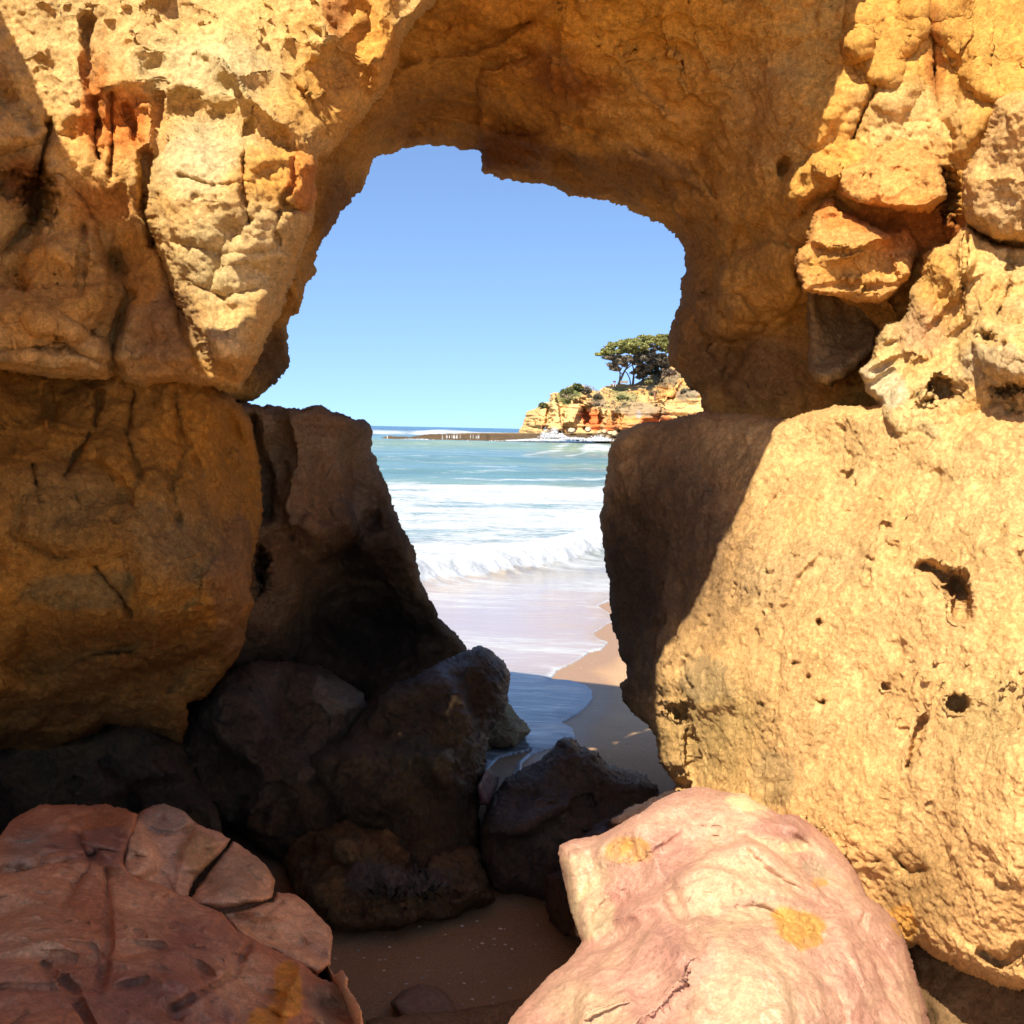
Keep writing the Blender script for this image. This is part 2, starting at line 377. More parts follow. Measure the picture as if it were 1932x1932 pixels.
# outline of the wash of water lying on the sand (seen in the picture as pixels, laid on the ground)
WASH = [(800, 1500), (915, 1470), (925, 1448), (940, 1432), (965, 1425), (1000, 1418), (975, 1440), (972, 1452), (962, 1470), (985, 1462), (985, 1440), (1005, 1425), (1045, 1412), (1078, 1404),
        (1086, 1390), (1080, 1374), (1060, 1364), (1088, 1350), (1106, 1335), (1119, 1318), (1118, 1305), (1105, 1294), (1075, 1285), (1040, 1283), (1052, 1266), (1090, 1248),
        (1112, 1232), (1136, 1226), (1148, 1212), (1128, 1205), (1120, 1196), (1138, 1185), (1160, 1172), (1150, 1158), (1128, 1145), (1150, 1135), (1230, 1120),
        (1500, 1090), (2600, 1060), (2600, 812), (-900, 780), (-900, 1500)]
xs = nonuni([(-60, -8, 4), (-8, -2.5, .3), (-2.5, 3.5, .04), (3.5, 9, .3), (9, 100, 5)])
ys = nonuni([(-30, 0, 2), (0, 2, .2), (2, 10, .04), (10, 22, .3), (22, 60, 3)])
x, y, Fq = gridmesh('', xs, ys, None, None)
z = zsand(x, y)
V = np.c_[x, y, z]; px, py = proj(V)
vis = (y > 1.5)
dw = np.where(vis, sdf(px, py, [WASH]), -999)
wet = ss(-60, -2, dw) * (y > 4.3) + 0.35 * ss(5.5, 7, y)
wet = np.clip(wet, 0, 1)
n = fbm(V * 2.2, 4)
tint = col(.50, .31, .165)[None] * (1 + .18 * n)[:, None]
passage_shade = (ss(1.2, 2.4, y) * (1 - ss(5, 6.5, y)))[:, None]; tint = tint * (1 - passage_shade) + col(.24, .145, .07) * (1 + .25 * n)[:, None] * passage_shade  # sand in the passage painted darker to deepen the shade there
tint = tint * (1 - wet[:, None]) + col(.30, .18, .10) * wet[:, None]
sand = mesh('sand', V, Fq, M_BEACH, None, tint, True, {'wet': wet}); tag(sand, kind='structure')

# ------------------------------------------------------------------ the sea
def watermat(name='sea_water'):
    m = bpy.data.materials.new(name); m.use_nodes = True; t = m.node_tree; N = t.nodes; L = t.links; b = N['Principled BSDF']; out = N['Material Output']
    b.inputs['Roughness'].default_value = .16; b.inputs['IOR'].default_value = 1.33
    a = N.new('ShaderNodeAttribute'); a.attribute_name = 'tint'; L.new(a.outputs['Color'], b.inputs['Base Color'])
    fo = N.new('ShaderNodeAttribute'); fo.attribute_name = 'foam'
    tc = N.new('ShaderNodeTexCoord')
    mp = N.new('ShaderNodeMapping'); mp.inputs['Scale'].default_value = (.35, 1, 1); L.new(tc.outputs['Object'], mp.inputs[0])
    def noise(s, d, r=.6, src=mp):
        n = N.new('ShaderNodeTexNoise'); n.inputs['Scale'].default_value = s; n.inputs['Detail'].default_value = d; n.inputs['Roughness'].default_value = r; L.new(src.outputs[0], n.inputs['Vector']); return n
    n1 = noise(2.2, 8, .7); n2 = noise(.5, 6, .6); n3 = noise(14, 5, .6)
    s1 = N.new('ShaderNodeMath'); s1.operation = 'ADD'; L.new(n1.outputs[0], s1.inputs[0]); L.new(n2.outputs[0], s1.inputs[1])
    s2 = N.new('ShaderNodeMath'); s2.operation = 'MULTIPLY_ADD'; L.new(n3.outputs[0], s2.inputs[0]); s2.inputs[1].default_value = .5; L.new(s1.outputs[0], s2.inputs[2])   # mean 1.25
    s3 = N.new('ShaderNodeMath'); s3.operation = 'MULTIPLY_ADD'; L.new(fo.outputs['Fac'], s3.inputs[0]); s3.inputs[1].default_value = 1.0; L.new(s2.outputs[0], s3.inputs[2])
    mr = N.new('ShaderNodeMapRange'); mr.interpolation_type = 'SMOOTHSTEP'; mr.inputs[1].default_value = 1.55; mr.inputs[2].default_value = 1.98; L.new(s3.outputs[0], mr.inputs[0])
    fb = N.new('ShaderNodeBsdfPrincipled'); fb.inputs['Base Color'].default_value = (.42, .435, .44, 1); fb.inputs['Roughness'].default_value = .8
    fbp = N.new('ShaderNodeBump'); fbp.inputs['Strength'].default_value = .7; fbp.inputs['Distance'].default_value = .12; L.new(s2.outputs[0], fbp.inputs['Height']); L.new(fbp.outputs[0], fb.inputs['Normal'])
    w1 = noise(1.6, 5, .55); w2 = noise(9, 4, .6)
    wa = N.new('ShaderNodeMath'); wa.operation = 'MULTIPLY_ADD'; L.new(w2.outputs[0], wa.inputs[0]); wa.inputs[1].default_value = .22; L.new(w1.outputs[0], wa.inputs[2])
    wb = N.new('ShaderNodeBump'); wb.inputs['Strength'].default_value = .5; L.new(wa.outputs[0], wb.inputs['Height'])
    cn = N.new('ShaderNodeAttribute'); cn.attribute_name = 'chop'; L.new(cn.outputs['Fac'], wb.inputs['Distance'])
    L.new(wb.outputs[0], b.inputs['Normal'])
    mx = N.new('ShaderNodeMixShader'); L.new(mr.outputs[0], mx.inputs[0]); L.new(b.outputs[0], mx.inputs[1]); L.new(fb.outputs[0], mx.inputs[2]); L.new(mx.outputs[0], out.inputs['Surface'])
    return m
M_SEA = watermat()
# fan of rows, finer towards the eye
rows = []
yy = 5.0
while yy < 9000:
    rows.append(yy); yy += max(.025, yy * yy / (EYE - SEA) / F * .9) if yy < 300 else yy * .06
rows = np.array(rows); tn = np.r_[np.linspace(-3, -.4, 14)[:-1], np.linspace(-.4, -.16, 25)[:-1], np.linspace(-.16, .2, 300)[:-1], np.linspace(.2, .5, 20)[:-1], np.linspace(.5, 3, 14)]
T, Yg = np.meshgrid(tn, rows); x = (T * Yg).ravel(); y = Yg.ravel(); idx = np.arange(x.size).reshape(T.shape)
Fq = np.c_[idx[:-1, :-1].ravel(), idx[:-1, 1:].ravel(), idx[1:, 1:].ravel(), idx[1:, :-1].ravel()]
zs = zsand(x, y)
flat = np.c_[x, y, np.maximum(zs, SEA)]
px, py = proj(flat)
py_h = py + 0.020 * (px - 900)*0  # picture rows used only to place the foam where the photograph has it
q = np.c_[x * .6, y * .6, 0 * x]
wob = fbm(q, 3)
# base level
dw = sdf(px, py + 4 * wob, [WASH])
film = np.clip(dw / 22., 0, 1)
# depth of water: swell set by distance
sw = .03 * fbm(np.c_[x * .25, y * .9, 0 * x], 4)
z = np.maximum(zs + .012 * np.sqrt(film) + .006, SEA) + 0
deep = ss(13, 24, y)
yl = 14.5 + 1.94 * (x + 1.16) + .9 * wob + .35 * fbm(q * 4, 3)
bore = np.exp(-((y - yl - 1.1) / np.where(y < yl + 1.1, .9, 2.2)) ** 2)   # the broken wave running up the beach
z = z + deep * (sw * 1.2) + .30 * bore * (.6 + .8 * np.clip(fbm(q * 1.7 + 4, 4) + .4, 0, 1))
def swell(y0, wd, h, wv=.05, ph=0):
    yc = y0 + wv * x + y0 * .03 * fbm(np.c_[x / y0 * 6, 0 * x + ph, 0 * x], 2)
    dd = (y - yc) / wd
    return h * np.exp(-dd * dd * np.where(dd < 0, 2.2, 1)), dd
h1, d1 = swell(128, 13, .75, -.25, 1.); h2, d2 = swell(78, 7, .35, .1, 3.); h3, d3 = swell(330, 22, 1.15, .1, 6.); h3 = h3 * (.8 + .7 * np.exp(-((x / y * F + 966 - 840) / 45) ** 2)); h4, d4 = swell(440, 22, 1.1, .0, 8.); h5, d5 = swell(56, 5, .25, -.2, 12.)
z = z + h1 + h2 + h3 + h4 + h5 + ss(30, 120, y) * .10 * fbm(np.c_[x * .12, y * .35, 0 * x], 3)
z = np.where(dw > 0, z, np.where(y < 22, zs - .02 - .02 * np.clip(-dw / 10, 0, 4), z))
V = np.c_[x, y, z]
# foam
px0, py0 = px, py
tilt = (px - 900) * .018
e = py - tilt + 7 * wob          # wobbly picture row of the flat water
edge = np.interp(px, [600, 790, 810, 850, 900, 950, 1000, 1060, 1140, 1300], [1160, 1128, 1122, 1100, 1080, 1066, 1056, 1052, 1040, 1020])
foam = np.zeros(len(x))
band = ss(898, 922, py - tilt + 6 * wob + 14 * fbm(np.c_[x * .25, y * .5, 0 * x + 9], 4)) * ss(-.15, .25, y - yl - .3 * fbm(q * 8, 3))
foam = np.maximum(foam, band * (.64 + .16 * fbm(np.c_[x * .35, y * .9, 0 * x + 2], 4) + .05 * np.sin(py * .11) + .35 * bore))
def streak(y0, sl, x0, x1, wd, a):
    global foam
    r = py - (y0 + sl * (px - 900)) + 3 * fbm(np.c_[px / 60., 0 * px + y0, 0 * px], 2)
    foam = np.maximum(foam, a * np.exp(-(r / wd) ** 2) * ss(x0 - 20, x0 + 25, px) * (1 - ss(x1 - 30, x1 + 20, px)))
streak(864, .02, 690, 930, 5, .47); streak(881, 0, 730, 1000, 1.5, .5); streak(874, -.16, 960, 1180, 4, .5); streak(890, -.03, 1010, 1075, 1.2, .55)
streak(899, -.22, 1040, 1180, 3, .5); streak(895, .01, 820, 1080, 1.5, .42); streak(833, .0, 700, 1010, 2.5, .55); streak(905, 0, 700, 1180, 3, .5); streak(852, 0, 1100, 1200, 2, .5)
foam = np.maximum(foam, (.62 + .5 * fbm(np.c_[x * .15, y * .15, 0 * x], 3)) * ss(-1.9, -1.2, d3) * (1 - ss(.2, .7, d3)) * (px < 1000)); foam = np.maximum(foam, .6 * ss(-1.2, -.6, d4) * (1 - ss(.2, .6, d4)))
foam = np.maximum(foam, .75 * ss(.15, .5, fbm(np.c_[x * .02, y * .03, 0 * x], 3)) * ss(150, 260, y) * (1 - ss(450, 700, y)))
foam = np.maximum(foam, .7 * ss(150, 170, y) * (1 - ss(182, 200, y)) * (px > 700))
foam = np.maximum(foam, (.62 + .7 * fbm(np.c_[x * .5, y * .5, 0 * x + 3], 4)) * np.exp(-((px - 1125 + 14 * wob) / 40) ** 4) * np.exp(-(d1 + .6) ** 2 * 2.) * 1.0)
foam = np.maximum(foam, (.27 + .12 * fbm(np.c_[x * .08, y * .3, 0 * x + 6], 3)) * ss(25, 35, y) * (1 - ss(120, 150, y)))
# wash: lacy foam in the film and a thick line on its rim
filmz = (dw > 0) & (y < yl + .1)
foam = np.where(filmz, np.maximum(foam, .37 + .2 * fbm(np.c_[x * 1.1, y * 3, 0 * x], 4)), foam)
foam = np.where(filmz, np.maximum(foam, .62 * np.exp(-(dw / 5) ** 2)), foam)
tong = (py > 1262) & (py < 1375) & (px > 930)
foam = np.where((py >= 1370) & (px > 900) & (dw > 0), .5 + .2 * np.exp(-(dw / 3) ** 2), foam)
foam = np.where(tong & (dw > 0), np.maximum(foam, .47 - .10 * ss(1300, 1370, py) + .28 * np.exp(-(dw / 9) ** 2)), foam)
# colour of the water body
deepc = col(.022, .085, .125); teal = col(.09, .18, .15); green = col(.20, .27, .13); sandy = col(.37, .275, .22); 
k = ss(140, 420, y)[:, None]; c = teal * (1 - k) + deepc * k; st_ = fbm(np.c_[x * .05, y * .35, 0 * x + 7], 4) + .6 * fbm(np.c_[x * .3, y * 1.6, 0 * x + 5], 3); c = c * (1 + .55 * st_)[:, None]
g = (ss(0, .3, fbm(np.c_[x * .05, y * .12, 0 * x + 3], 3)) * .6 + .7 * np.exp(-(d1 + .55) ** 2 * 3))[:, None] * (1 - k); g = np.clip(g, 0, 1)
c = c * (1 - g) + green * g
k = (1 - ss(12, 26, y))[:, None]; c = c * (1 - k) + sandy * k; k = (1 - ss(7.2, 8.6, y))[:, None]; c = c * (1 - k) + col(.11, .10, .095) * k
chop = .03 + .35 * ss(15, 40, y) + .9 * ss(60, 300, y)
V[:, 2] += np.clip(foam - .4, 0, .5) * (.22 * ss(13, 22, y) + .02) * (.4 + fbm(np.c_[x * 1.3, y * 1.3, 0 * x], 4, 'b')) * (y > 11)
sea = mesh('sea', V, Fq, M_SEA, None, c, True, {'foam': foam, 'chop': chop}); tag(sea, kind='structure')

HPS = [(22, .012, .42, .15, 1), (60, .025, .40, .26, 2), (18, -.008, .5, .05, 5)]
HPP = [(42, .035, .30, .16, 2), (26, -.010, .42, .1, 8)]
# ------------------------------------------------------------------ the pierced cliff
arch = empty('rock_arch', (1.2, 4.2, 0)); tag(arch, 'ochre and orange sandstone cliff pierced by a ragged opening that frames the sea', 'rock arch')
def under(o, root):
    o.parent = root; o.matrix_parent_inverse = Matrix.Translation(root.location).inverted(); return o
HOLE = [(380, 720), (430, 745), (475, 757), (500, 742), (520, 722), (535, 705), (545, 685), (543, 655), (540, 625), (545, 598), (565, 590), (572, 560), (575, 540), (590, 522), (596, 515),
        (587, 500), (600, 482), (607, 462), (618, 442), (632, 420), (640, 400), (660, 385), (668, 372), (682, 358), (690, 340), (705, 300), (715, 293), (735, 288), (760, 283), (800, 273),
        (860, 274), (868, 283), (905, 285), (908, 310), (912, 328), (935, 335), (955, 345), (1000, 347), (1040, 352), (1075, 368), (1110, 373), (1150, 378), (1180, 390), (1220, 405),
        (1250, 425), (1275, 450), (1290, 480), (1290, 500), (1297, 508), (1285, 530), (1283, 575), (1270, 610), (1262, 650), (1262, 680), (1278, 705), (1300, 730), (1325, 745), (1322, 765),
        (1345, 800), (1400, 850), (1420, 1000), (1200, 1200), (700, 1200), (450, 1000), (380, 800)]
ARCH = [(-1100, -1000), (2900, -1000), (2900, 900), (1900, 860), (1400, 850), (1600, 1300), (2000, 1800), (300, 1800), (-1100, 1500)]
ARCH = [(-1100, -620), (0, -560), (500, -600), (1000, -540), (1500, -580), (2900, -900), (2900, 860), (1500, 860), (1420, 1000), (1345, 800), (1322, 765), (1325, 745), (1300, 730), (1278, 705), (1262, 680), (1262, 650), (1270, 610), (1283, 575), (1285, 530),
        (1297, 508), (1290, 500), (1290, 480), (1275, 450), (1250, 425), (1220, 405), (1180, 390), (1150, 378), (1110, 373), (1075, 368), (1040, 352), (1000, 347), (955, 345), (935, 335), (912, 328),
        (908, 310), (905, 285), (868, 283), (860, 274), (800, 273), (760, 283), (735, 288), (715, 293), (705, 300), (690, 340), (682, 358), (668, 372), (660, 385), (640, 400), (632, 420), (618, 442),
        (607, 462), (600, 482), (587, 500), (596, 515), (590, 522), (575, 540), (572, 560), (565, 590), (545, 598), (540, 625), (543, 655), (545, 685), (535, 705), (520, 722), (500, 742), (475, 757),
        (440, 765), (380, 790), (-1100, 900)]
ctrl = [(870, 280, 5.1), (760, 290, 5.1), (690, 340, 5.0), (600, 500, 4.9), (545, 640, 4.8), (480, 750, 4.7), (1000, 350, 5.1), (1150, 380, 5.05), (1280, 470, 5.0), (1285, 600, 4.9), (1300, 730, 4.9), (1290, 900, 4.9),
        (620, 380, 4.6), (540, 560, 4.5), (700, 230, 4.55), (860, 200, 4.7), (1000, 100, 4.2), (1000, 220, 4.6), (1200, 0, 3.95), (1200, 200, 4.35), (1150, 300, 4.7), (850, 60, 4.2), (800, -200, 3.8), (1100, -300, 3.7), (1100, -900, 3.5),
        (1400, 100, 3.98), (1400, 300, 4.2), (1400, 450, 4.45), (1400, 600, 4.55), (1500, 200, 3.88), (1540, 300, 3.9), (1480, 450, 4.2), (1450, 700, 4.55), (1580, 120, 3.86), (1700, 200, 3.74), (1700, 20, 3.86), (1600, 330, 3.82), (1620, 470, 4.0),
        (1600, 620, 4.35), (1640, 760, 4.3), (1750, 400, 3.8), (1900, 100, 3.58), (1900, 500, 3.5), (2400, 300, 2.9), (2400, -600, 3.4), (1700, -500, 4.1), (200, 300, 4.6), (200, 700, 4.6), (-800, 300, 4.4), (-500, -700, 4.2)]
feats = [('ridge', [(1480, 20), (1500, 150)], 0, 1, 1),
         ('bump', [(1400, 470), (1460, 450), (1505, 470), (1520, 540), (1500, 585), (1440, 610), (1380, 600), (1350, 560), (1350, 500)], .16, 55),
         ('bump', [(1300, 560), (1400, 560), (1440, 620), (1380, 640), (1330, 630)], .10, 25),
         ('bump', [(1470, 370), (1480, 330), (1530, 290), (1590, 300), (1600, 340), (1560, 370), (1530, 385), (1508, 402), (1496, 405)], .14, 22),
         ('crack', [(1746, -20), (1752, 30), (1762, 80), (1764, 130), (1766, 185)], 5, .22), ('crack', [(1766, 185), (1775, 225), (1800, 260)], 7, .05),
         ('bump', [(1600, -60), (1740, -60), (1745, 60), (1700, 120), (1690, 165), (1640, 150), (1600, 100)], .08, 40),
         ('bump', [(1765, -60), (1850, -60), (1870, 60), (1860, 130), (1900, 200), (1830, 170), (1790, 90), (1765, 60)], .06, 24),
         ('bump', [(1590, 70), (1640, 60), (1640, 110), (1600, 120)], .06, 20),
         ('bump', [(905, 130), (1060, 90), (1100, 160), (1080, 260), (1040, 330), (920, 320), (900, 250)], .15, 60),
         ('crack', [(1040, 60), (1060, 200), (1080, 240), (1130, 250)], 8, .04), ('crack', [(760, 120), (900, 90), (1000, 40)], 8, .06),
         ('crack', [(1610, 260), (1640, 190), (1660, 160)], 8, .06), ('ridge', [(1060, 285), (1200, 300), (1320, 350), (1380, 420)], .07, 4, 40),
         ('pit', 1478, 320, 14, 24, .10), ('crack', [(1380, 540), (1385, 470), (1400, 430)], 7, .05), ('pit', 1788, 365, 26, 60, .2)]
pc = [(1085, 140, 110, 80, RUST * .7, .9), (960, 280, 110, 60, RUST * .45, .9), (1000, 40, 200, 60, AMBER, .6), (1230, 60, 220, 110, col(.74, .37, .06), .85), (1330, 180, 140, 120, col(.70, .36, .08), .7), (1440, 200, 100, 130, col(.55, .31, .10), .6),
      (1300, 560, 80, 200, BROWN, .7), (1420, 700, 180, 90, BROWN * .9, .8), (1720, 230, 130, 90, CREAM, .7), (1700, 80, 110, 80, OCHRE, .8), (1880, 60, 90, 120, OCHRE, .8), (1690, 430, 130, 45, RUST, .9), (1760, 450, 50, 70, RUST * .8, .8),
      (640, 420, 60, 130, BROWN * .8, .8), (520, 680, 60, 80, DARK * 1.6, .8), (1765, 100, 20, 100, RUST, .7), (800, 220, 120, 80, BROWN, .5), (1150, 330, 200, 50, BROWN, .6)]
CLIP = 5.6
under(relief('cliff_face', ARCH, ctrl, 1.2, 3, 22, .12, 5, feats, SP_SAND, patchcol([OCHRE * .97, AMBER * 1.1, col(.64, .34, .08)], pc), M_SAND, fac=FC, hp=HPS, clip=CLIP), arch)

LEFT = [(-1100, -650), (-300, -600), (300, -640), (900, -600), (1100, -560), (1050, -400), (900, -100), (830, 0), (770, 60), (750, 95), (748, 125), (735, 160), (700, 205), (650, 265), (620, 290), (600, 300), (595, 330), (592, 380), (585, 430), (565, 490), (540, 560),
        (515, 620), (490, 670), (475, 700), (455, 735), (430, 742), (380, 727), (330, 722), (270, 730), (210, 720), (150, 722), (80, 715), (30, 702), (-1100, 700)]
ctrl = [(300, 100, 3.48), (60, 50, 3.52), (150, 230, 3.38), (-300, 100, 3.3), (-900, 0, 2.8), (-900, 700, 2.5), (-300, 650, 3.0), (0, 650, 3.3), (600, 60, 3.62), (700, 100, 3.75), (500, 300, 3.40), (580, 330, 3.46), (450, 450, 3.34), (450, 650, 3.34), (550, 500, 3.48),
        (250, 600, 3.42), (150, 450, 3.42), (50, 500, 3.35), (250, 300, 3.36), (300, -400, 3.85), (900, -400, 4.0), (900, -900, 4.2), (-300, -800, 3.8), (640, 240, 3.6)]
feats = [('bump', [(560, 290), (597, 300), (592, 400), (575, 450), (560, 480), (540, 540), (515, 600), (480, 680), (455, 720), (400, 700), (370, 650), (330, 540), (320, 500), (300, 470), (280, 400), (290, 300), (330, 255), (400, 270), (470, 250), (520, 270)], .20, 45),
         ('soft', [(-300, -400), (700, -400), (760, -50), (740, 100), (640, 240), (560, 290), (420, 200), (300, 180), (200, 230), (120, 230), (60, 100), (30, -50)], .10, 30),
         ('crack', [(165, 40), (165, 130), (180, 200), (190, 240)], 9, .07), ('crack', [(235, 200), (255, 250), (262, 270)], 5, .06), ('crack', [(298, 180), (300, 240), (292, 290)], 6, .06),
         ('crack', [(180, 230), (178, 265), (186, 300)], 5, .07), ('crack', [(210, 175), (212, 280), (207, 330)], 4, .05), ('crack', [(470, 235), (460, 300), (458, 370), (470, 420)], 6, .05), ('crack', [(275, 290), (272, 400), (290, 460)], 10, .12),
         ('crack', [(555, 300), (557, 350), (535, 370), (540, 395), (590, 400)], 5, .06), ('pit', 577, 397, 20, 10, .08), ('crack', [(528, 395), (520, 440), (525, 460)], 4, .04), ('ridge', [(415, 115), (470, 190), (530, 235)], .10, 6, 30),
         ('bump', [(575, 65), (640, 50), (690, 20), (670, 70), (620, 110), (590, 120)], .06, 18), ('bump', [(560, 140), (620, 170), (600, 200), (570, 180)], .05, 18),
         ('pit', 75, 370, 40, 70, .14), ('pit', 30, 350, 50, 40, .08), ('crack', [(95, 240), (75, 330), (60, 420), (0, 480)], 12, .10), ('bump', [(110, 330), (160, 380), (210, 500), (200, 600), (150, 640), (60, 620), (40, 520), (70, 430)], .12, 50),
         ('bump', [(0, 200), (60, 250), (90, 240), (60, 270), (0, 290), (-80, 280), (-100, 160), (-40, 100)], .12, 25),
         ('crack', [(215, 490), (240, 560), (210, 640), (220, 720)], 14, .12), ('crack', [(300, 460), (330, 560), (370, 660), (390, 700)], 12, .08), ('crack', [(160, 430), (150, 560)], 6, .05), ('crack', [(0, 660), (120, 650), (200, 690)], 8, .06),
         ('bump', [(20, 550), (110, 600), (190, 640), (200, 700), (100, 700), (0, 680), (-100, 690), (-100, 560)], .10, 35), ('crack', [(340, 330), (400, 350), (470, 345)], 5, .03), ('crack', [(350, 530), (420, 560), (480, 545)], 8, .03), ('crack', [(330, 455), (420, 480), (520, 470)], 7, .02)]
pc = [(225, 230, 90, 80, RUST * 1.5, .95), (180, 130, 30, 130, RUST * 1.2, .8), (540, 330, 75, 90, OCHRE, .9), (575, 350, 30, 60, RUST * 1.4, .7), (465, 370, 30, 60, OCHRE, .7), (200, 380, 90, 60, RUST, .6), (40, 340, 70, 70, RUST * .6, .9),
      (100, 30, 200, 120, CREAM, .8), (400, 120, 160, 80, col(.66, .53, .27), .8), (380, 300, 90, 90, col(.62, .51, .28), .8), (430, 480, 110, 130, col(.62, .47, .22), .8), (420, 650, 70, 80, CREAM, .9), (600, 180, 90, 100, OCHRE * 1.02, .8),
      (700, 80, 60, 120, AMBER * 1.2, .8), (650, 240, 50, 40, OCHRE, .7), (310, 620, 90, 110, BROWN * 1.4, .8), (100, 560, 150, 110, AMBER, .6), (270, 500, 40, 80, AMBER, .6), (400, 700, 260, 30, AMBER, .5), (640, 10, 20, 60, RUST, .7), (-200, 300, 160, 500, OCHRE * .8, .6)]
under(relief('overhanging_lobe', LEFT, ctrl, 1.2, 3, 26, .35, 4, feats, SP_SAND, patchcol([CREAM, col(.72, .46, .15), OCHRE * .95], pc), M_SAND, fac=FC, hp=HPS, clip=CLIP), arch)

BL1 = [(1581, 345), (1586, 322), (1611, 308), (1636, 290), (1666, 270), (1706, 262), (1746, 278), (1771, 300), (1778, 325), (1786, 350), (1790, 380), (1746, 397), (1701, 399), (1656, 390), (1611, 380), (1584, 365)]
BL2 = [(1503, 490), (1511, 470), (1523, 460), (1526, 430), (1536, 410), (1551, 380), (1571, 370), (1585, 395), (1610, 405), (1640, 425), (1666, 440), (1720, 425), (1728, 450), (1731, 480), (1723, 500), (1716, 530), (1686, 555), (1666, 572), (1616, 570), (1566, 560), (1516, 550), (1508, 520)]
BL3 = [(1526, 545), (1526, 620), (1524, 700), (1535, 722), (1561, 732), (1591, 715), (1616, 695), (1650, 660), (1661, 600), (1640, 545), (1580, 540)]
BL4 = [(1812, 350), (1818, 320), (1850, 280), (1862, 250), (1880, 190), (1932, 165), (2100, 120), (2400, 200), (2500, 500), (2000, 480), (1932, 462), (1880, 455), (1850, 445), (1818, 420), (1812, 390)]
under(relief('cracked_block', BL1, [(1590, 340, 3.68), (1690, 330, 3.58), (1780, 340, 3.5), (1700, 280, 3.64), (1700, 395, 3.56)], .5, 2, 15, .12, 6, [('crack', [(1725, 262), (1760, 300)], 6, .04)], SP_SAND,
      patchcol([col(.70, .35, .10), col(.72, .40, .14), col(.66, .30, .09)], [(1690, 380, 80, 25, RUST * 1.6, .5)]), M_SAND, wb=40, fac=FC, hp=HPS), arch)
under(relief('cracked_block', BL2, [(1520, 500, 3.74), (1600, 480, 3.68), (1700, 500, 3.66), (1580, 400, 3.84), (1600, 560, 3.66)], .5, 2, 13, .11, 6,
      [('bump', [(1526, 450), (1536, 405), (1575, 385), (1640, 420), (1690, 450), (1640, 470), (1580, 475), (1530, 462)], .07, 16), ('crack', [(1530, 545), (1600, 535), (1660, 540), (1690, 540)], 5, .03), ('bump', [(1680, 480), (1725, 470), (1728, 520), (1690, 530)], .05, 14)], SP_SAND,
      patchcol([col(.70, .35, .10), col(.72, .40, .14), col(.66, .30, .09)], [(1600, 400, 70, 30, RUST * 1.7, .8), (1600, 500, 80, 40, OCHRE, .6), (1700, 450, 40, 30, RUST * 1.3, .7)]), M_SAND, wb=40, fac=FC, hp=HPS), arch)
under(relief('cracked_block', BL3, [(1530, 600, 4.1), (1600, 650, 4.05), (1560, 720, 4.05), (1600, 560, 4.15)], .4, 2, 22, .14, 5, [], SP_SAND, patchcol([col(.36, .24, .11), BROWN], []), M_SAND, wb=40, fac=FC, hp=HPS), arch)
under(relief('cracked_block', BL4, [(1830, 370, 3.35), (1900, 250, 3.25), (1900, 440, 3.3), (2200, 300, 2.9), (2400, 200, 2.8)], .8, 3, 40, .2, 5, [('soft', [(1820, 340), (1932, 330), (2400, 330), (2400, 100), (1850, 100)], .03, 20)], SP_SAND,
      patchcol([col(.74, .44, .17), OCHRE, OCHRE], [(1880, 400, 80, 60, col(.62, .42, .2), .6)]), M_SAND, fac=FC, hp=HPS), arch)
RF = [(1616, 700), (1625, 722), (1638, 745), (1661, 757), (1664, 735), (1690, 760), (1720, 830), (1932, 900), (2700, 950), (2700, 430), (2100, 455), (1932, 462), (1880, 458), (1850, 445), (1830, 425), (1822, 420), (1806, 440), (1800, 452),
      (1770, 455), (1745, 470), (1735, 530), (1705, 560), (1693, 600), (1660, 612), (1642, 640), (1650, 665), (1632, 685)]
RF = [(1616, 700), (1625, 722), (1638, 745), (1661, 757), (1664, 790), (1700, 850), (1932, 900), (2700, 950), (2700, 430), (2100, 455), (1932, 462), (1880, 458), (1850, 445), (1832, 420), (1824, 398), (1818, 420), (1806, 440), (1790, 455),
      (1760, 465), (1740, 480), (1736, 520), (1718, 545), (1712, 580), (1698, 605), (1675, 612), (1662, 625), (1650, 645), (1645, 680), (1630, 690)]
ctrl = [(1620, 710, 3.62), (1660, 640, 3.68), (1720, 600, 3.62), (1800, 500, 3.5), (1840, 430, 3.5), (1932, 480, 3.3), (1900, 650, 3.12), (1800, 720, 3.28), (1700, 740, 3.45), (1932, 850, 3.0), (2400, 600, 2.6), (2600, 900, 2.4)]
feats = [('crack', [(1822, 440), (1820, 500), (1816, 560), (1818, 600)], 4, .05), ('crack', [(1912, 400), (1905, 540), (1880, 600)], 4, .04), ('ridge', [(1640, 690), (1720, 660), (1750, 610), (1800, 560), (1830, 500)], .05, 6, 40), ('pit', 1865, 640, 22, 22, .09), ('pit', 1775, 735, 28, 28, .16),
         ('bump', [(1850, 600), (1932, 620), (2100, 680), (2100, 730), (1932, 722), (1860, 700), (1840, 680)], .09, 20), ('pit', 1905, 735, 50, 20, .12), ('crack', [(1700, 640), (1690, 680), (1650, 700)], 5, .04), ('bump', [(1700, 655), (1740, 650), (1745, 675), (1710, 685)], .04, 14),
         ('crack', [(1620, 725), (1655, 722), (1680, 700)], 5, .04), ('bump', [(1660, 600), (1690, 610), (1690, 640), (1655, 660)], .05, 18)]
under(relief('lower_ledge', RF, ctrl, .8, 2.5, 16, .2, 5, feats, SP_PIT, patchcol([CREAM, col(.64, .5, .26), OCHRE], [(1770, 540, 60, 90, OCHRE * 1.05, .8), (1740, 620, 60, 60, col(.5, .28, .15), .6), (1660, 720, 50, 50, col(.66, .55, .34), .7), (1880, 690, 70, 40, col(.58, .44, .25), .6)]), M_SAND, fac=FC, hp=HPP), arch)

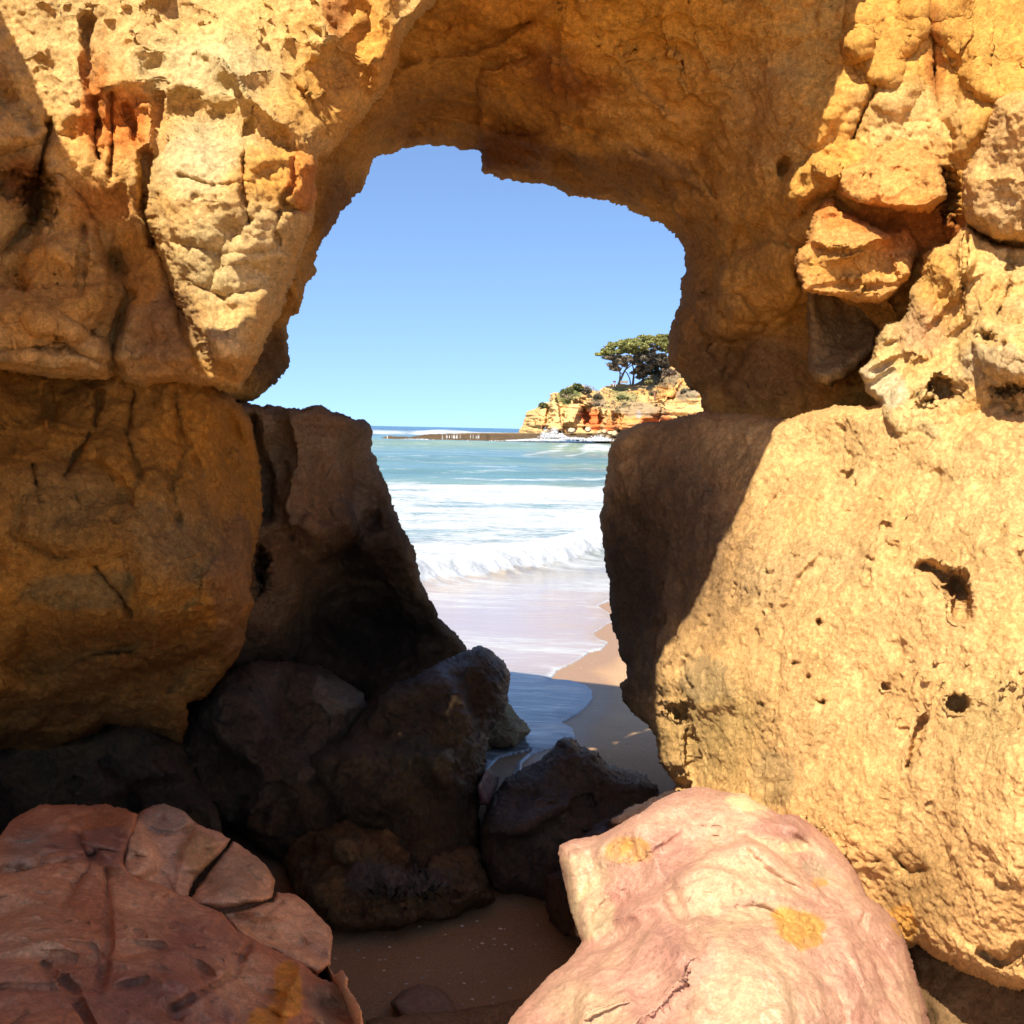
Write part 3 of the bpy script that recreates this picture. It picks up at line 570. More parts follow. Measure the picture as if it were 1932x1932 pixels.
# lower left wall, a bulging mass under the ledge
LL = [(-1100, 620), (0, 630), (300, 650), (395, 690), (415, 735), (440, 745), (458, 765), (472, 790), (480, 830), (488, 860), (492, 900), (500, 960), (488, 1010), (475, 1066), (472, 1110), (478, 1140), (466, 1190), (460, 1216), (430, 1266), (390, 1316), (350, 1326), (357, 1376),
      (345, 1406), (300, 1392), (262, 1372), (200, 1372), (150, 1398), (75, 1428), (30, 1412), (-200, 1430), (-1100, 1500)]
ctrl = [(100, 640, 3.55), (300, 660, 3.6), (100, 750, 3.46), (400, 760, 3.6), (470, 850, 3.85), (480, 1000, 3.8), (300, 900, 3.4), (100, 1000, 3.2), (350, 1100, 3.4), (450, 1180, 3.7), (300, 1300, 3.6), (100, 1250, 3.35), (100, 1400, 3.7), (-300, 1000, 2.8), (-900, 900, 2.3), (-900, 1400, 2.6), (-300, 1350, 3.2)]
feats = [('soft', [(-500, 900), (200, 860), (380, 900), (460, 1000), (450, 1130), (300, 1180), (0, 1160), (-500, 1180)], .14, 60), ('crack', [(170, 820), (120, 900), (150, 950)], 6, .05), ('crack', [(180, 1070), (230, 1130), (245, 1160)], 5, .05), ('crack', [(430, 780), (470, 870)], 8, .06),
         ('crack', [(60, 880), (75, 950)], 5, .05), ('crack', [(255, 740), (240, 830), (265, 900)], 7, .04), ('crack', [(330, 745), (345, 850), (320, 920), (335, 980)], 9, .04), ('crack', [(90, 730), (100, 800)], 7, .04), ('ridge', [(390, 760), (400, 850), (430, 950)], .05, 10, 40), ('crack', [(20, 1010), (110, 1050), (200, 1040)], 9, .03), ('crack', [(190, 740), (180, 800)], 6, .05), ('ridge', [(470, 1130), (300, 1160), (100, 1150)], .04, 10, 50)]
pc = [(350, 830, 120, 80, AMBER * .8, .8), (100, 800, 150, 60, AMBER * .8, .7), (100, 950, 140, 90, col(.30, .19, .06), .7), (350, 1030, 140, 90, col(.27, .18, .07), .7), (150, 1120, 120, 40, MOSS, .6), (250, 1250, 300, 110, col(.17, .085, .022), .9), (150, 1370, 340, 80, col(.11, .055, .015), .9), (440, 1100, 40, 150, BROWN, .6)]  # the two low dark patches paint deep shade along the wall foot
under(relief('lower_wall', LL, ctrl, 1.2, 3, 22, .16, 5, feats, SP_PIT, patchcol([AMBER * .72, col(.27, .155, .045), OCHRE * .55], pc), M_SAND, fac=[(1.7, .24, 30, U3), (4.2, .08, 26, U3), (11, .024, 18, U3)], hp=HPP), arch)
# dark undercut mass at the foot of the left wall
DM = [(-900, 1390), (0, 1395), (100, 1380), (200, 1340), (270, 1330), (340, 1380), (352, 1410), (362, 1450), (385, 1480), (410, 1520), (418, 1556), (425, 1640), (380, 1800), (-900, 1900)]
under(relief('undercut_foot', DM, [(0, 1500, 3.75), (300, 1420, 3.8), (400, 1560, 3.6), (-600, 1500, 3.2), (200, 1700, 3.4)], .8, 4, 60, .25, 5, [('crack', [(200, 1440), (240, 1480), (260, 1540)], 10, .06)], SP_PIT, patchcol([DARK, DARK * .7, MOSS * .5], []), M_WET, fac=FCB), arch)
# inner block, behind, with a flat top
IB = [(420, 775), (463, 763), (500, 764), (560, 772), (600, 766), (650, 780), (685, 795), (700, 812), (703, 850), (720, 890), (735, 930), (745, 960), (765, 1000), (780, 1030), (790, 1060), (795, 1100), (810, 1135), (830, 1165), (855, 1190), (880, 1225), (940, 1300), (930, 1420), (700, 1560), (250, 1600), (250, 1200), (400, 1100)]
ctrl = [(500, 800, 4.5), (650, 820, 4.75), (560, 900, 4.5), (700, 900, 4.9), (740, 1000, 4.95), (620, 1000, 4.6), (780, 1100, 5.0), (500, 1000, 4.45), (860, 1220, 5.3), (650, 1150, 5.15), (720, 1200, 5.3), (520, 1150, 4.7), (500, 1400, 4.9), (800, 1400, 5.4)]
feats = [('crack', [(475, 790), (482, 850), (500, 900), (505, 970)], 10, .15), ('ridge', [(545, 780), (560, 850), (540, 950), (560, 1010), (600, 1080)], .10, 10, 60), ('crack', [(560, 1010), (600, 1060), (640, 1050), (700, 980)], 16, .12), ('soft', [(560, 1060), (640, 1030), (720, 1050), (780, 1120), (800, 1200), (700, 1240), (580, 1180)], -.35, 40), ('pit', 490, 1080, 26, 60, .25),
         ('ridge', [(800, 1200), (700, 1040), (650, 960)], .06, 10, 40)]
pc = [(570, 830, 120, 80, col(.34, .23, .12), .8), (640, 800, 80, 30, BROWN, .6), (640, 950, 100, 90, BROWN, .8), (700, 1040, 100, 140, DARK, .95), (700, 1200, 220, 110, DARK * .6, .98), (500, 1060, 80, 120, BROWN * .8, .7), (560, 1280, 300, 100, DARK * .8, .9), (690, 880, 30, 120, col(.24, .17, .1), .6)]  # DARK patches paint the shade of the hollow and the foot
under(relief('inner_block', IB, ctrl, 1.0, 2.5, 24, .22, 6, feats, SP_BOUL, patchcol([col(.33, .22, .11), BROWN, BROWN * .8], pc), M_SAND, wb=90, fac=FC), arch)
# lower right stone
LR = [(1165, 815), (1200, 797), (1260, 790), (1330, 775), (1400, 782), (1480, 790), (1540, 775), (1575, 762), (1640, 768), (1661, 756), (1700, 754), (1750, 752), (1780, 742), (1820, 738), (1870, 722), (1932, 712), (2100, 690), (2800, 620), (2800, 2500), (2300, 2300), (1932, 1867), (1900, 1862), (1840, 1842), (1812, 1830), (1760, 1802), (1730, 1782),
      (1700, 1800), (1500, 1800), (1300, 1640), (1268, 1500), (1275, 1480), (1262, 1462), (1243, 1440), (1243, 1400), (1225, 1370), (1207, 1355), (1195, 1345), (1177, 1320), (1172, 1290), (1183, 1280), (1185, 1255), (1170, 1240), (1165, 1215), (1155, 1190), (1150, 1160), (1150, 1110), (1145, 1080), (1140, 1030),
      (1135, 1000), (1132, 970), (1138, 940), (1143, 900), (1150, 850)]
ctrl = [(1160, 850, 4.75), (1140, 1000, 4.8), (1160, 1200, 4.75), (1200, 1340, 4.4), (1260, 1450, 3.95), (1300, 800, 4.5), (1300, 1000, 4.25), (1400, 800, 4.2), (1480, 800, 3.95), (1400, 1000, 3.9), (1300, 1200, 4.0), (1250, 1280, 4.1), (1350, 1300, 3.6), (1550, 850, 3.75), (1500, 1100, 3.45), (1700, 780, 3.42), (1700, 1000, 3.15), (1932, 740, 3.15),
        (1932, 900, 2.95), (1900, 1200, 2.65), (1600, 1300, 3.1), (1450, 1450, 3.3), (1400, 1600, 3.3), (1700, 1500, 2.75), (1900, 1500, 2.4), (1700, 1720, 2.75), (1850, 1750, 2.45), (1932, 1860, 2.45), (2400, 1000, 2.3), (2400, 1600, 2.0), (2400, 2200, 2.2)]
feats = [('pit', 1805, 1100, 20, 28, .10), ('crack', [(1745, 1068), (1780, 1085), (1812, 1118), (1812, 1155)], 9, .14), ('pit', 1805, 1325, 24, 16, .10), ('crack', [(1735, 1360), (1728, 1400), (1715, 1445)], 6, .07), ('pit', 1552, 1325, 12, 10, .06), ('crack', [(1285, 1260), (1305, 1300)], 5, .05),
         ('pit', 1280, 1340, 22, 14, .12), ('crack', [(1240, 1330), (1290, 1355), (1300, 1440), (1310, 1480)], 7, .05), ('bump', [(1215, 1320), (1290, 1310), (1290, 1340), (1240, 1350)], .05, 14), ('bump', [(1245, 1370), (1290, 1365), (1295, 1450), (1262, 1455)], .06, 16), ('pit', 1282, 1480, 24, 14, .12),
         ('crack', [(1470, 1240), (1465, 1400), (1440, 1480)], 8, .02), ('crack', [(1690, 1620), (1720, 1650), (1740, 1640)], 7, .05), ('pit', 1655, 1624, 10, 8, .06), ('crack', [(1850, 1800), (1890, 1820), (1932, 1790)], 6, .05), ('soft', [(1500, 760), (2500, 700), (2500, 900), (1932, 880), (1650, 860)], .05, 40),
         ('pit', 1502, 1050, 10, 8, .05), ('pit', 1450, 1080, 9, 7, .05), ('pit', 1545, 1175, 12, 10, .06), ('pit', 1503, 1252, 9, 6, .05), ('pit', 1526, 1278, 8, 6, .05), ('pit', 1490, 1476, 8, 8, .05), ('pit', 1438, 1330, 8, 8, .05), ('pit', 1458, 1380, 7, 7, .05), ('pit', 1670, 1295, 9, 6, .05)]
pc = [(1280, 1000, 150, 240, col(.17, .105, .055), .9), (1180, 1150, 90, 260, DARK, .9), (1350, 1380, 120, 130, col(.42, .285, .10), .7), (1450, 1100, 60, 80, col(.5, .34, .16), .5), (1600, 850, 300, 80, CREAM, .5), (1850, 950, 160, 130, CREAM, .5), (1460, 1470, 40, 70, col(.36, .25, .11), .6), (1330, 1280, 60, 50, col(.35, .25, .12), .6),  # first two patches paint shade over the stone's left flank
      (1730, 1680, 90, 110, col(.42, .25, .09), .8), (1700, 1740, 30, 40, OCHRE * 1.1, .9), (1560, 1060, 80, 60, col(.58, .40, .19), .4), (1850, 1330, 100, 120, col(.62, .42, .16), .6)]
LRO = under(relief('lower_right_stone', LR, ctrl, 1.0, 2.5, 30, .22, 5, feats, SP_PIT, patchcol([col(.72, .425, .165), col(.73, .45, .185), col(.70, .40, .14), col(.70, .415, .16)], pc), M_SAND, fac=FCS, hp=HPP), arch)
# unseen slab added and cut to wanted shadow edges; shades left side and passage
SU = np.array([math.cos(SUN_AZ), -math.sin(SUN_AZ), 0]); SW = np.cross(S, SU)
def sunmap(px, py, Yd):
    return (np.asarray(px) / 300.)[:, None] * SU + (-np.asarray(py) / 300.)[:, None] * SW - np.asarray(Yd)[:, None] * S
def sunuv(pts, names, du=0., dv=0., avg=0):
    """where the wanted shadow edge on the built rock lies, looking from the sun"""
    trees = []
    for o_ in arch.children:
        if o_.name.split('.')[0] in names:
            n_ = len(o_.data.vertices); co = np.empty(n_ * 3, np.float32); o_.data.vertices.foreach_get('co', co)
            f_ = np.empty(len(o_.data.polygons) * 4, np.int32); o_.data.polygons.foreach_get('vertices', f_); co = co.reshape(-1, 3)
            trees.append(BVHTree.FromPolygons(co.tolist(), f_.reshape(-1, 4).tolist()))
    out = []
    for (x_, y_) in pts:
        d_ = Vector(ray(x_, y_)).normalized(); best = None
        for t_ in trees:
            h_ = t_.ray_cast(Vector((0, 0, EYE)), d_)
            if h_[0] is not None and (best is None or h_[3] < best[3]): best = h_
        if best is not None: P_ = np.array(best[0]); out.append((P_ @ SU + du, P_ @ SW + dv))
    out = np.array(out)
    for k_ in range(avg): out[1:-1] = (out[:-2] + 2 * out[1:-1] + out[2:]) / 4
    return [tuple(v_) for v_ in out]
def dens(pts, n=3):
    r_ = []
    for (a_, b_) in zip(pts[:-1], pts[1:]): r_ += [(a_[0] + (b_[0] - a_[0]) * k / n, a_[1] + (b_[1] - a_[1]) * k / n) for k in range(n)]
    return r_ + [pts[-1]]
E1 = sunuv([(1612, 4), (1608, 45), (1592, 75), (1595, 110), (1600, 150), (1585, 190), (1560, 230), (1535, 270), (1525, 310), (1490, 372)], ['cliff_face'], avg=2)
E2 = sunuv(dens([(1485, 795), (1440, 860), (1410, 950), (1370, 1010), (1350, 1070), (1310, 1150), (1270, 1210), (1240, 1250)], 2), ['lower_right_stone'], avg=2)
E3 = sunuv([(6, 30), (40, 80), (60, 130), (110, 240), (125, 270), (150, 320), (200, 345), (262, 352), (280, 400), (300, 440), (322, 500), (330, 540), (350, 600), (370, 650), (400, 700)], ['overhanging_lobe'], avg=1)
lo_ = [o_ for o_ in arch.children if o_.name == 'overhanging_lobe'][0]; co = np.empty(len(lo_.data.vertices) * 3, np.float32); lo_.data.vertices.foreach_get('co', co); co = co.reshape(-1, 3)
f_ = np.empty(len(lo_.data.polygons) * 4, np.int32); lo_.data.polygons.foreach_get('vertices', f_); tr_ = BVHTree.FromPolygons(co.tolist(), f_.reshape(-1, 4).tolist()); E4 = []
for v_ in np.linspace(E3[-1][1] + .02, 5.1, 28):
    last = None; run_ = 0
    for u_ in np.arange(-2.5, -1.5, .01):      # last sun ray that still lands on the front of the lobe
        h_ = tr_.ray_cast(Vector((u_ * SU + v_ * SW + 6 * S).tolist()), Vector((-S).tolist()))
        if h_[0] is not None and 6 - h_[3] > -.75: last = u_; run_ = run_ + 1
        elif run_ > 8: break
    if last is not None: E4.append((last - .004, v_))
print('E1', np.round(E1, 2).tolist()); print('E2', np.round(E2, 2).tolist()); print('E3', np.round(E3, 2).tolist()); print('E4', np.round(E4, 2).tolist())
e = E2[-1]
SHADE_SLAB = [(-4.5, 5.55), (-3.2, 5.6), (-2.0, 5.55), (-.9, 5.62), (-.42, 5.5), (E1[0][0] + .02, 4.95)] + E1 + E2 + [(e[0] + .02, e[1] - .06), (-1.16, 3.47), (-1.13, 3.36), (-1.10, 3.28), (-1.11, 2.6), (-1.12, 2.3), (-1.08, 2.1), (-1.06, 1.9), (-1.05, 1.5), (-1.15, .6), (-1.6, .0), (-4.6, .0), (-5, 4)]
NOTCH = [(E3[0][0] - .25, 5.1), (E3[0][0] - .1, 4.2)] + E3 + E4 + [(E4[-1][0] + .05, 5.1)]
k300 = lambda L_: [(a_ * 300, -b_ * 300) for a_, b_ in L_]
under(relief('overhanging_roof', [k300(SHADE_SLAB), k300(NOTCH)], lambda px, py: -(2.5 - .373 * (-py / 300) - .157 * (px / 300)), .35, 6, 12, .03, 2, [], [[('n', 1.2, .05)]], patchcol([OCHRE, AMBER, CREAM], []), M_SAND, mapf=lambda a_, b_, c_: sunmap(a_, b_, c_), wb=40, span=(-3000, 3000)), arch)
# ------------------------------------------------------------------ loose boulders
DB = [(425, 1266), (475, 1246), (525, 1246), (600, 1252), (650, 1284), (685, 1311), (694, 1336), (675, 1380), (640, 1450), (600, 1520), (480, 1560), (420, 1560), (350, 1500), (330, 1420), (355, 1340)]
o = relief('boulder', DB, [(500, 1300, 4.25), (660, 1330, 4.55), (400, 1450, 4.1), (600, 1480, 4.2)], .7, 2.5, 60, .3, 5, [], SP_BOUL, patchcol([col(.10, .065, .033), DARK * .8, col(.15, .10, .052)], [(640, 1310, 60, 40, col(.20, .155, .095), .8), (450, 1400, 120, 120, DARK, .8)]), M_WET, fac=FCB, wb=60)
tag(o, 'dark grey brown boulder leaning under the left wall, behind the big pointed one', 'boulder')
DC = [(940, 1300), (957, 1322), (971, 1345), (990, 1364), (1003, 1380), (992, 1390), (971, 1410), (939, 1412), (900, 1405), (880, 1350)]
o = relief('boulder', DC, [(950, 1330, 5.9), (990, 1385, 5.6), (940, 1400, 5.6)], .4, 1.5, 25, .2, 3, [], SP_BOUL, patchcol([col(.27, .19, .10), col(.34, .25, .14)], []), M_SAND, wb=30)
tag(o, 'small brown wedge of rock at the water edge, peeping out right of the pointed boulder', 'rock')
B = [(883, 1228), (906, 1222), (930, 1228), (950, 1248), (963, 1276), (960, 1299), (955, 1327), (948, 1350), (934, 1369), (920, 1387), (918, 1420), (916, 1452), (911, 1480), (906, 1517), (904, 1595), (880, 1660), (700, 1700), (560, 1650), (476, 1600), (440, 1560), (446, 1530), (453, 1517), (499, 1480), (568, 1429), (615, 1401), (643, 1392),
     (680, 1345), (707, 1308), (744, 1285), (800, 1267), (846, 1239)]
o = relief('boulder', B, [(900, 1240, 4.75), (940, 1300, 4.7), (800, 1290, 4.55), (700, 1360, 4.3), (560, 1460, 4.15), (800, 1450, 4.1), (880, 1500, 4.15), (700, 1560, 3.95), (850, 1600, 4.0), (480, 1540, 4.1)], .8, 2.5, 45, .3, 5,
           [('ridge', [(900, 1235), (850, 1330), (790, 1420), (700, 1520)], .08, 30, 60), ('ridge', [(925, 1300), (905, 1400), (860, 1420), (780, 1400)], .05, 10, 40), ('crack', [(560, 1440), (620, 1500), (630, 1560)], 16, .07)], SP_BOUL,
           patchcol([col(.078, .048, .022), DARK * .7, col(.11, .07, .03)], [(830, 1260, 60, 30, col(.13, .11, .09), .6), (820, 1420, 100, 40, MOSS * .5, .5)]), M_WET, fac=FCB, wb=60)
tag(o, 'big dark pointed boulder in the middle of the opening, its peak against the wet sand', 'boulder')
D = [(541, 1577), (582, 1549), (633, 1535), (661, 1549), (684, 1563), (735, 1556), (758, 1582), (800, 1591), (846, 1598), (893, 1598), (904, 1609), (907, 1632), (930, 1683), (936, 1699), (893, 1713), (865, 1732), (800, 1736), (754, 1757), (661, 1761), (625, 1754), (560, 1690), (536, 1632)]
o = relief('boulder', D, [(560, 1620, 3.85), (640, 1560, 3.95), (750, 1600, 3.9), (850, 1620, 3.95), (900, 1690, 3.75), (700, 1740, 3.55), (750, 1680, 3.6), (600, 1700, 3.6)], .6, 2, 35, .2, 5,
           [('ridge', [(930, 1690), (860, 1670), (800, 1650), (740, 1640), (690, 1600), (640, 1590)], .14, 12, 60), ('ridge', [(900, 1605), (840, 1625), (790, 1640)], .08, 12, 40)], [[('n', 2.5, .07), ('q', 3, .1)], [('r', 9., .025), ('q', 8., .04), ('p', 12, .02)], [('n', 20, .014)]],
           patchcol([col(.15, .085, .032), DARK, MOSS * .6], [(760, 1660, 100, 30, col(.10, .09, .08), .6), (780, 1575, 60, 20, col(.24, .13, .045), .8)]), M_WET, fac=FC, wb=50)
tag(o, 'low knobbly brown wet boulder on the shaded sand in front of the pointed one', 'boulder')
E = [(1048, 1406), (1055, 1393), (1078, 1389), (1096, 1406), (1124, 1419), (1147, 1443), (1180, 1452), (1217, 1461), (1240, 1480), (1244, 1496), (1260, 1560), (1240, 1680), (1100, 1720), (1040, 1704), (990, 1694), (930, 1684), (905, 1620), (908, 1560), (920, 1512), (943, 1489), (953, 1470), (985, 1452), (1022, 1433)]
o = relief('boulder', E, [(1070, 1400, 4.35), (1200, 1470, 4.25), (1000, 1460, 4.3), (1060, 1550, 3.95), (930, 1620, 3.9), (1000, 1680, 3.75), (1150, 1600, 3.85)], .7, 2, 35, .25, 5, [('ridge', [(1060, 1400), (1000, 1520), (960, 1600)], .06, 20, 50), ('ridge', [(1090, 1420), (1130, 1490), (1230, 1490)], .05, 14, 40)], SP_BOUL,
           patchcol([DARK, DARK * .7, col(.11, .08, .05)], []), M_WET, fac=FCB, wb=60)
tag(o, 'near black boulder with a pointed top, standing on the sand left of the yellow stone', 'boulder')
o = relief('rock_slab', [(1060, 1600), (1130, 1555), (1200, 1518), (1250, 1494), (1285, 1490), (1330, 1520), (1300, 1640), (1120, 1700), (1060, 1680)], [(1100, 1600, 3.5), (1250, 1510, 3.75), (1250, 1620, 3.5)], .4, 2.5, 18, .12, 4, [], SP_BOUL, patchcol([col(.09, .045, .03), DARK], []), M_WET, fac=FCB, wb=40)
tag(o, 'dark reddish slab wedged behind the pink rock', 'rock')
o = relief('stone', [(916, 1452), (934, 1454), (943, 1466), (939, 1484), (922, 1517), (906, 1519), (902, 1480)], [(920, 1460, 4.32), (930, 1500, 4.2)], .2, 1.5, 14, .08, 2, [], SP_HARD, patchcol([col(.10, .05, .06), col(.14, .07, .07)], []), M_WET, fac=FCB, wb=16)
tag(o, 'small purplish wet stone caught between two dark boulders', 'stone')
o = relief('stone', [(1030, 1650), (1062, 1640), (1100, 1680), (1105, 1768), (1062, 1768), (1036, 1735), (1030, 1700)], [(1050, 1660, 3.55), (1060, 1750, 3.45)], .4, 2, 20, .12, 3, [], SP_BOUL, patchcol([col(.10, .045, .02), DARK], []), M_WET, fac=FCB, wb=20)
tag(o, 'dark brown stone tucked under the left side of the pink rock', 'stone')
o = relief('boulder', [(1690, 1740), (1760, 1770), (1932, 1800), (2300, 1800), (2500, 2400), (1740, 2400), (1735, 1932), (1700, 1850)], [(1750, 1850, 2.9), (1900, 1880, 2.75), (2200, 2000, 2.5), (1900, 2200, 2.5)], .5, 5, 50, .2, 5, [], SP_BOUL, patchcol([col(.2, .13, .06), BROWN], []), M_SAND)
tag(o, 'shaded brown rock in the gap under the yellow stone at the lower right corner', 'rock')

PINK = [(1056, 1611), (1058, 1596), (1073, 1586), (1131, 1576), (1176, 1551), (1226, 1521), (1276, 1496), (1311, 1483), (1336, 1486), (1366, 1496), (1406, 1501), (1441, 1521), (1466, 1536), (1506, 1541), (1541, 1563), (1576, 1591), (1601, 1621), (1621, 1656), (1636, 1691), (1666, 1716), (1691, 1736), (1706, 1766), (1716, 1806), (1731, 1846),
        (1743, 1891), (1756, 1932), (1790, 2150), (1700, 2500), (900, 2500), (880, 2050), (966, 1921), (996, 1886), (1026, 1851), (1061, 1823), (1086, 1796), (1096, 1776), (1083, 1741), (1073, 1706), (1066, 1666), (1058, 1631)]
ctrl = [(1320, 1490, 3.0), (1080, 1600, 2.85), (1080, 1740, 2.7), (1200, 1600, 2.72), (1400, 1560, 2.72), (1550, 1600, 2.75), (1300, 1700, 2.35), (1100, 1820, 2.4), (1500, 1750, 2.3), (1680, 1760, 2.6), (1740, 1900, 2.45), (1300, 1900, 2.05), (1000, 1920, 2.3), (1500, 1900, 2.05), (1300, 2200, 1.85), (1000, 2300, 2.1), (1650, 2200, 2.1)]
feats = [('crack', [(1262, 1670), (1270, 1700), (1290, 1740), (1312, 1778)], 12, .03), ('soft', [(1150, 1790), (1220, 1745), (1290, 1765), (1315, 1800), (1290, 1850), (1250, 1900), (1180, 1960), (1080, 1960), (1100, 1850)], .05, 16), ('soft', [(1176, 1545), (1311, 1483), (1441, 1521), (1541, 1563), (1480, 1600), (1380, 1560), (1280, 1580), (1230, 1640)], .05, 26),
         ('soft', [(1560, 1720), (1640, 1690), (1720, 1780), (1760, 1990), (1620, 1990), (1570, 1850)], .06, 26), ('crack', [(1382, 1560), (1385, 1600), (1410, 1640)], 3, .006), ('pit', 1525, 1640, 26, 30, .02), ('pit', 1184, 1603, 46, 24, .015), ('pit', 1502, 1752, 44, 36, .015), ('crack', [(1640, 1700), (1625, 1745)], 6, .012)]
FCP = [(2.2, .17, 34, U3), (5.5, .05, 30, U3), (13, .012, 22, U3)]
PK = col(.50, .275, .18); PC = col(.53, .35, .20); MV = col(.38, .18, .13); YL = col(.52, .27, .065); PY = col(.66, .52, .27)
pc = [(1300, 1560, 150, 60, PK, .6), (1260, 1610, 60, 60, MV, .7), (1190, 1700, 90, 60, MV * 1.2, .7), (1480, 1560, 70, 25, MV, .7), (1250, 1820, 90, 80, MV, .8), (1200, 1860, 90, 70, PK, .7), (1390, 1720, 110, 130, PC, .8), (1420, 1880, 170, 100, PC, .8), (1620, 1790, 100, 100, PK * 1.05, .8), (1570, 1740, 80, 60, PK, .7),
      (1184, 1603, 44, 26, YL, 1.), (1160, 1615, 22, 14, YL, .9), (1500, 1750, 48, 36, YL, 1.), (1520, 1775, 30, 24, YL, .9), (1705, 1745, 22, 30, YL, .9), (1100, 1650, 60, 60, PC * .85, .8), (1110, 1720, 40, 60, PY * .8, .6), (1410, 1515, 50, 20, PY, .8), (1500, 1600, 25, 12, PY, .8), (1545, 1665, 18, 10, YL * 1.1, .8), (1100, 1900, 90, 60, PC * .95, .8),
      (1540, 1640, 26, 22, col(.34, .27, .16), .7)]
pinkf = patchcol([PK, PC, PC, MV * 1.3], pc)
def pinkc(px, py, V):
    c = pinkf(px, py, V); n = fbm(V * np.array([7, 3, 7]) + 4, 4); v = (1 - ss(.0, .022, np.abs(n)))[:, None] * .3 * ss(0, .3, fbm(V * 2 + 3, 2))[:, None]
    c = c * (1 - v) + col(.72, .56, .44) * v
    n = fbm(V * 3.3 + 14, 4); v = (1 - ss(.0, .10, np.abs(n)))[:, None] * .45; return c * (1 - v) + MV * v
o = relief('boulder', PINK, ctrl, .8, 2, 30, .22, 3, feats, SP_HARD, pinkc, M_SMOOTH, wb=100, wamp=.4, sm=3, fac=FCP, hp=[(30, .008, .4, .1, 3), (14, .004, .4, .05, 4)])
tag(o, 'smooth sunlit pink and cream boulder with small yellow patches in the right foreground', 'boulder')

red = empty('fractured_boulder', (-1, 2.2, 0)); tag(red, 'reddish brown cracked boulder in shade in the left foreground', 'boulder')
SP_RED = [[('n', 1.8, .02)], [('n', 6, .010)], [('n', 22., .005)]]
FCR = [(2.6, .24, 46, U3), (6, .10, 46, U3), (14, .03, 34, U3)]
RB = col(.46, .18, .075); RP = col(.64, .34, .16); RM = col(.27, .12, .075)
R1 = [(-400, 1640), (0, 1578), (20, 1548), (55, 1528), (75, 1518), (165, 1519), (200, 1517), (235, 1524), (262, 1535), (255, 1565), (240, 1610), (232, 1630), (262, 1655), (310, 1670), (350, 1688), (385, 1708), (420, 1722), (450, 1752), (500, 1780), (565, 1812), (600, 1845), (640, 1856), (657, 1862), (684, 1906), (690, 1950), (740, 2300), (-700, 2500)]
feats = [('crack', [(150, 1580), (170, 1640), (120, 1700)], 8, .03), ('crack', [(200, 1640), (205, 1780), (190, 1860)], 7, .03), ('crack', [(85, 1820), (140, 1860), (170, 1932)], 7, .03), ('crack', [(470, 1780), (440, 1840), (330, 1900)], 7, .03), ('ridge', [(0, 1630), (100, 1625), (180, 1600), (240, 1640)], .05, 10, 50),
         ('bump', [(0, 1740), (80, 1690), (170, 1700), (200, 1800), (100, 1860), (-50, 1860)], .04, 50), ('ridge', [(570, 1815), (545, 1880), (520, 1990)], .05, 10, 40)]
pc = [(60, 1600, 60, 60, GREY * .7, .6), (200, 1560, 60, 60, RUST * .7, .6), (200, 1600, 120, 40, RM, .7), (60, 1760, 100, 80, RP, .6), (350, 1780, 120, 80, RM, .6), (260, 1760, 60, 80, RP, .6), (545, 1870, 26, 55, col(.62, .24, .03), 1.), (510, 1925, 40, 40, col(.62, .24, .03), 1.), (620, 1900, 40, 50, col(.40, .22, .10), .8), (450, 1860, 60, 60, RP, .6), (300, 1900, 150, 50, RM, .6)]
ctrl1 = [(60, 1540, 2.75), (240, 1540, 2.75), (100, 1650, 2.4), (300, 1680, 2.45), (500, 1790, 2.35), (660, 1880, 2.3), (300, 1850, 2.0), (50, 1850, 1.9), (600, 1950, 2.1), (-300, 1700, 2.2), (300, 2200, 1.6), (650, 2300, 1.9), (-400, 2200, 1.5)]
under(relief('rock_face', R1, ctrl1, .7, 2, 16, .10, 3, feats, SP_RED, patchcol([RB, RM, RP], pc), M_SMOOTH, wb=80, wamp=.4, fac=FCR), red)
def red_piece(poly, ctrl, feats, pc, ew=14, er=.07):
    return under(relief('rock_wedge', poly, ctrl, .4, 2, ew, er, 3, feats, SP_RED, patchcol([RP * 1.05, RB, col(.45, .27, .17)], pc), M_SMOOTH, wb=60, wamp=.4, fac=FCR), red)
red_piece([(240, 1570), (258, 1535), (280, 1521), (310, 1516), (350, 1532), (375, 1557), (415, 1569), (435, 1583), (425, 1600), (395, 1632), (365, 1668), (352, 1700), (290, 1690), (230, 1650), (232, 1610)], [(300, 1530, 2.85), (420, 1580, 2.8), (260, 1620, 2.62), (350, 1680, 2.58)], [('ridge', [(375, 1560), (350, 1610), (330, 1680)], .03, 6, 40)], [(310, 1540, 60, 30, GREY * .8, .6), (380, 1600, 40, 60, col(.42, .22, .08), .8)])
red_piece([(440, 1585), (480, 1612), (505, 1637), (521, 1661), (515, 1695), (450, 1712), (390, 1716), (356, 1706), (368, 1675), (400, 1635), (430, 1600)], [(450, 1590, 2.82), (510, 1660, 2.72), (380, 1700, 2.56), (440, 1700, 2.55)], [], [(440, 1650, 70, 50, col(.36, .22, .11), .7)])
red_piece([(420, 1725), (470, 1712), (515, 1700), (522, 1682), (557, 1687), (590, 1712), (610, 1737), (625, 1753), (629, 1776), (625, 1822), (600, 1840), (560, 1825), (500, 1790), (450, 1765)], [(540, 1695, 2.68), (440, 1730, 2.5), (600, 1760, 2.58), (560, 1810, 2.4)], [('crack', [(430, 1730), (500, 1725), (530, 1700)], 4, .03)], [(560, 1740, 60, 50, RP * 1.1, .6)])
red_piece([(600, 1815), (618, 1815), (632, 1840), (645, 1826), (657, 1846), (655, 1861), (682, 1906), (686, 1950), (640, 1950), (600, 1860)], [(620, 1830, 2.45), (650, 1900, 2.3)], [], [], 8, .04)
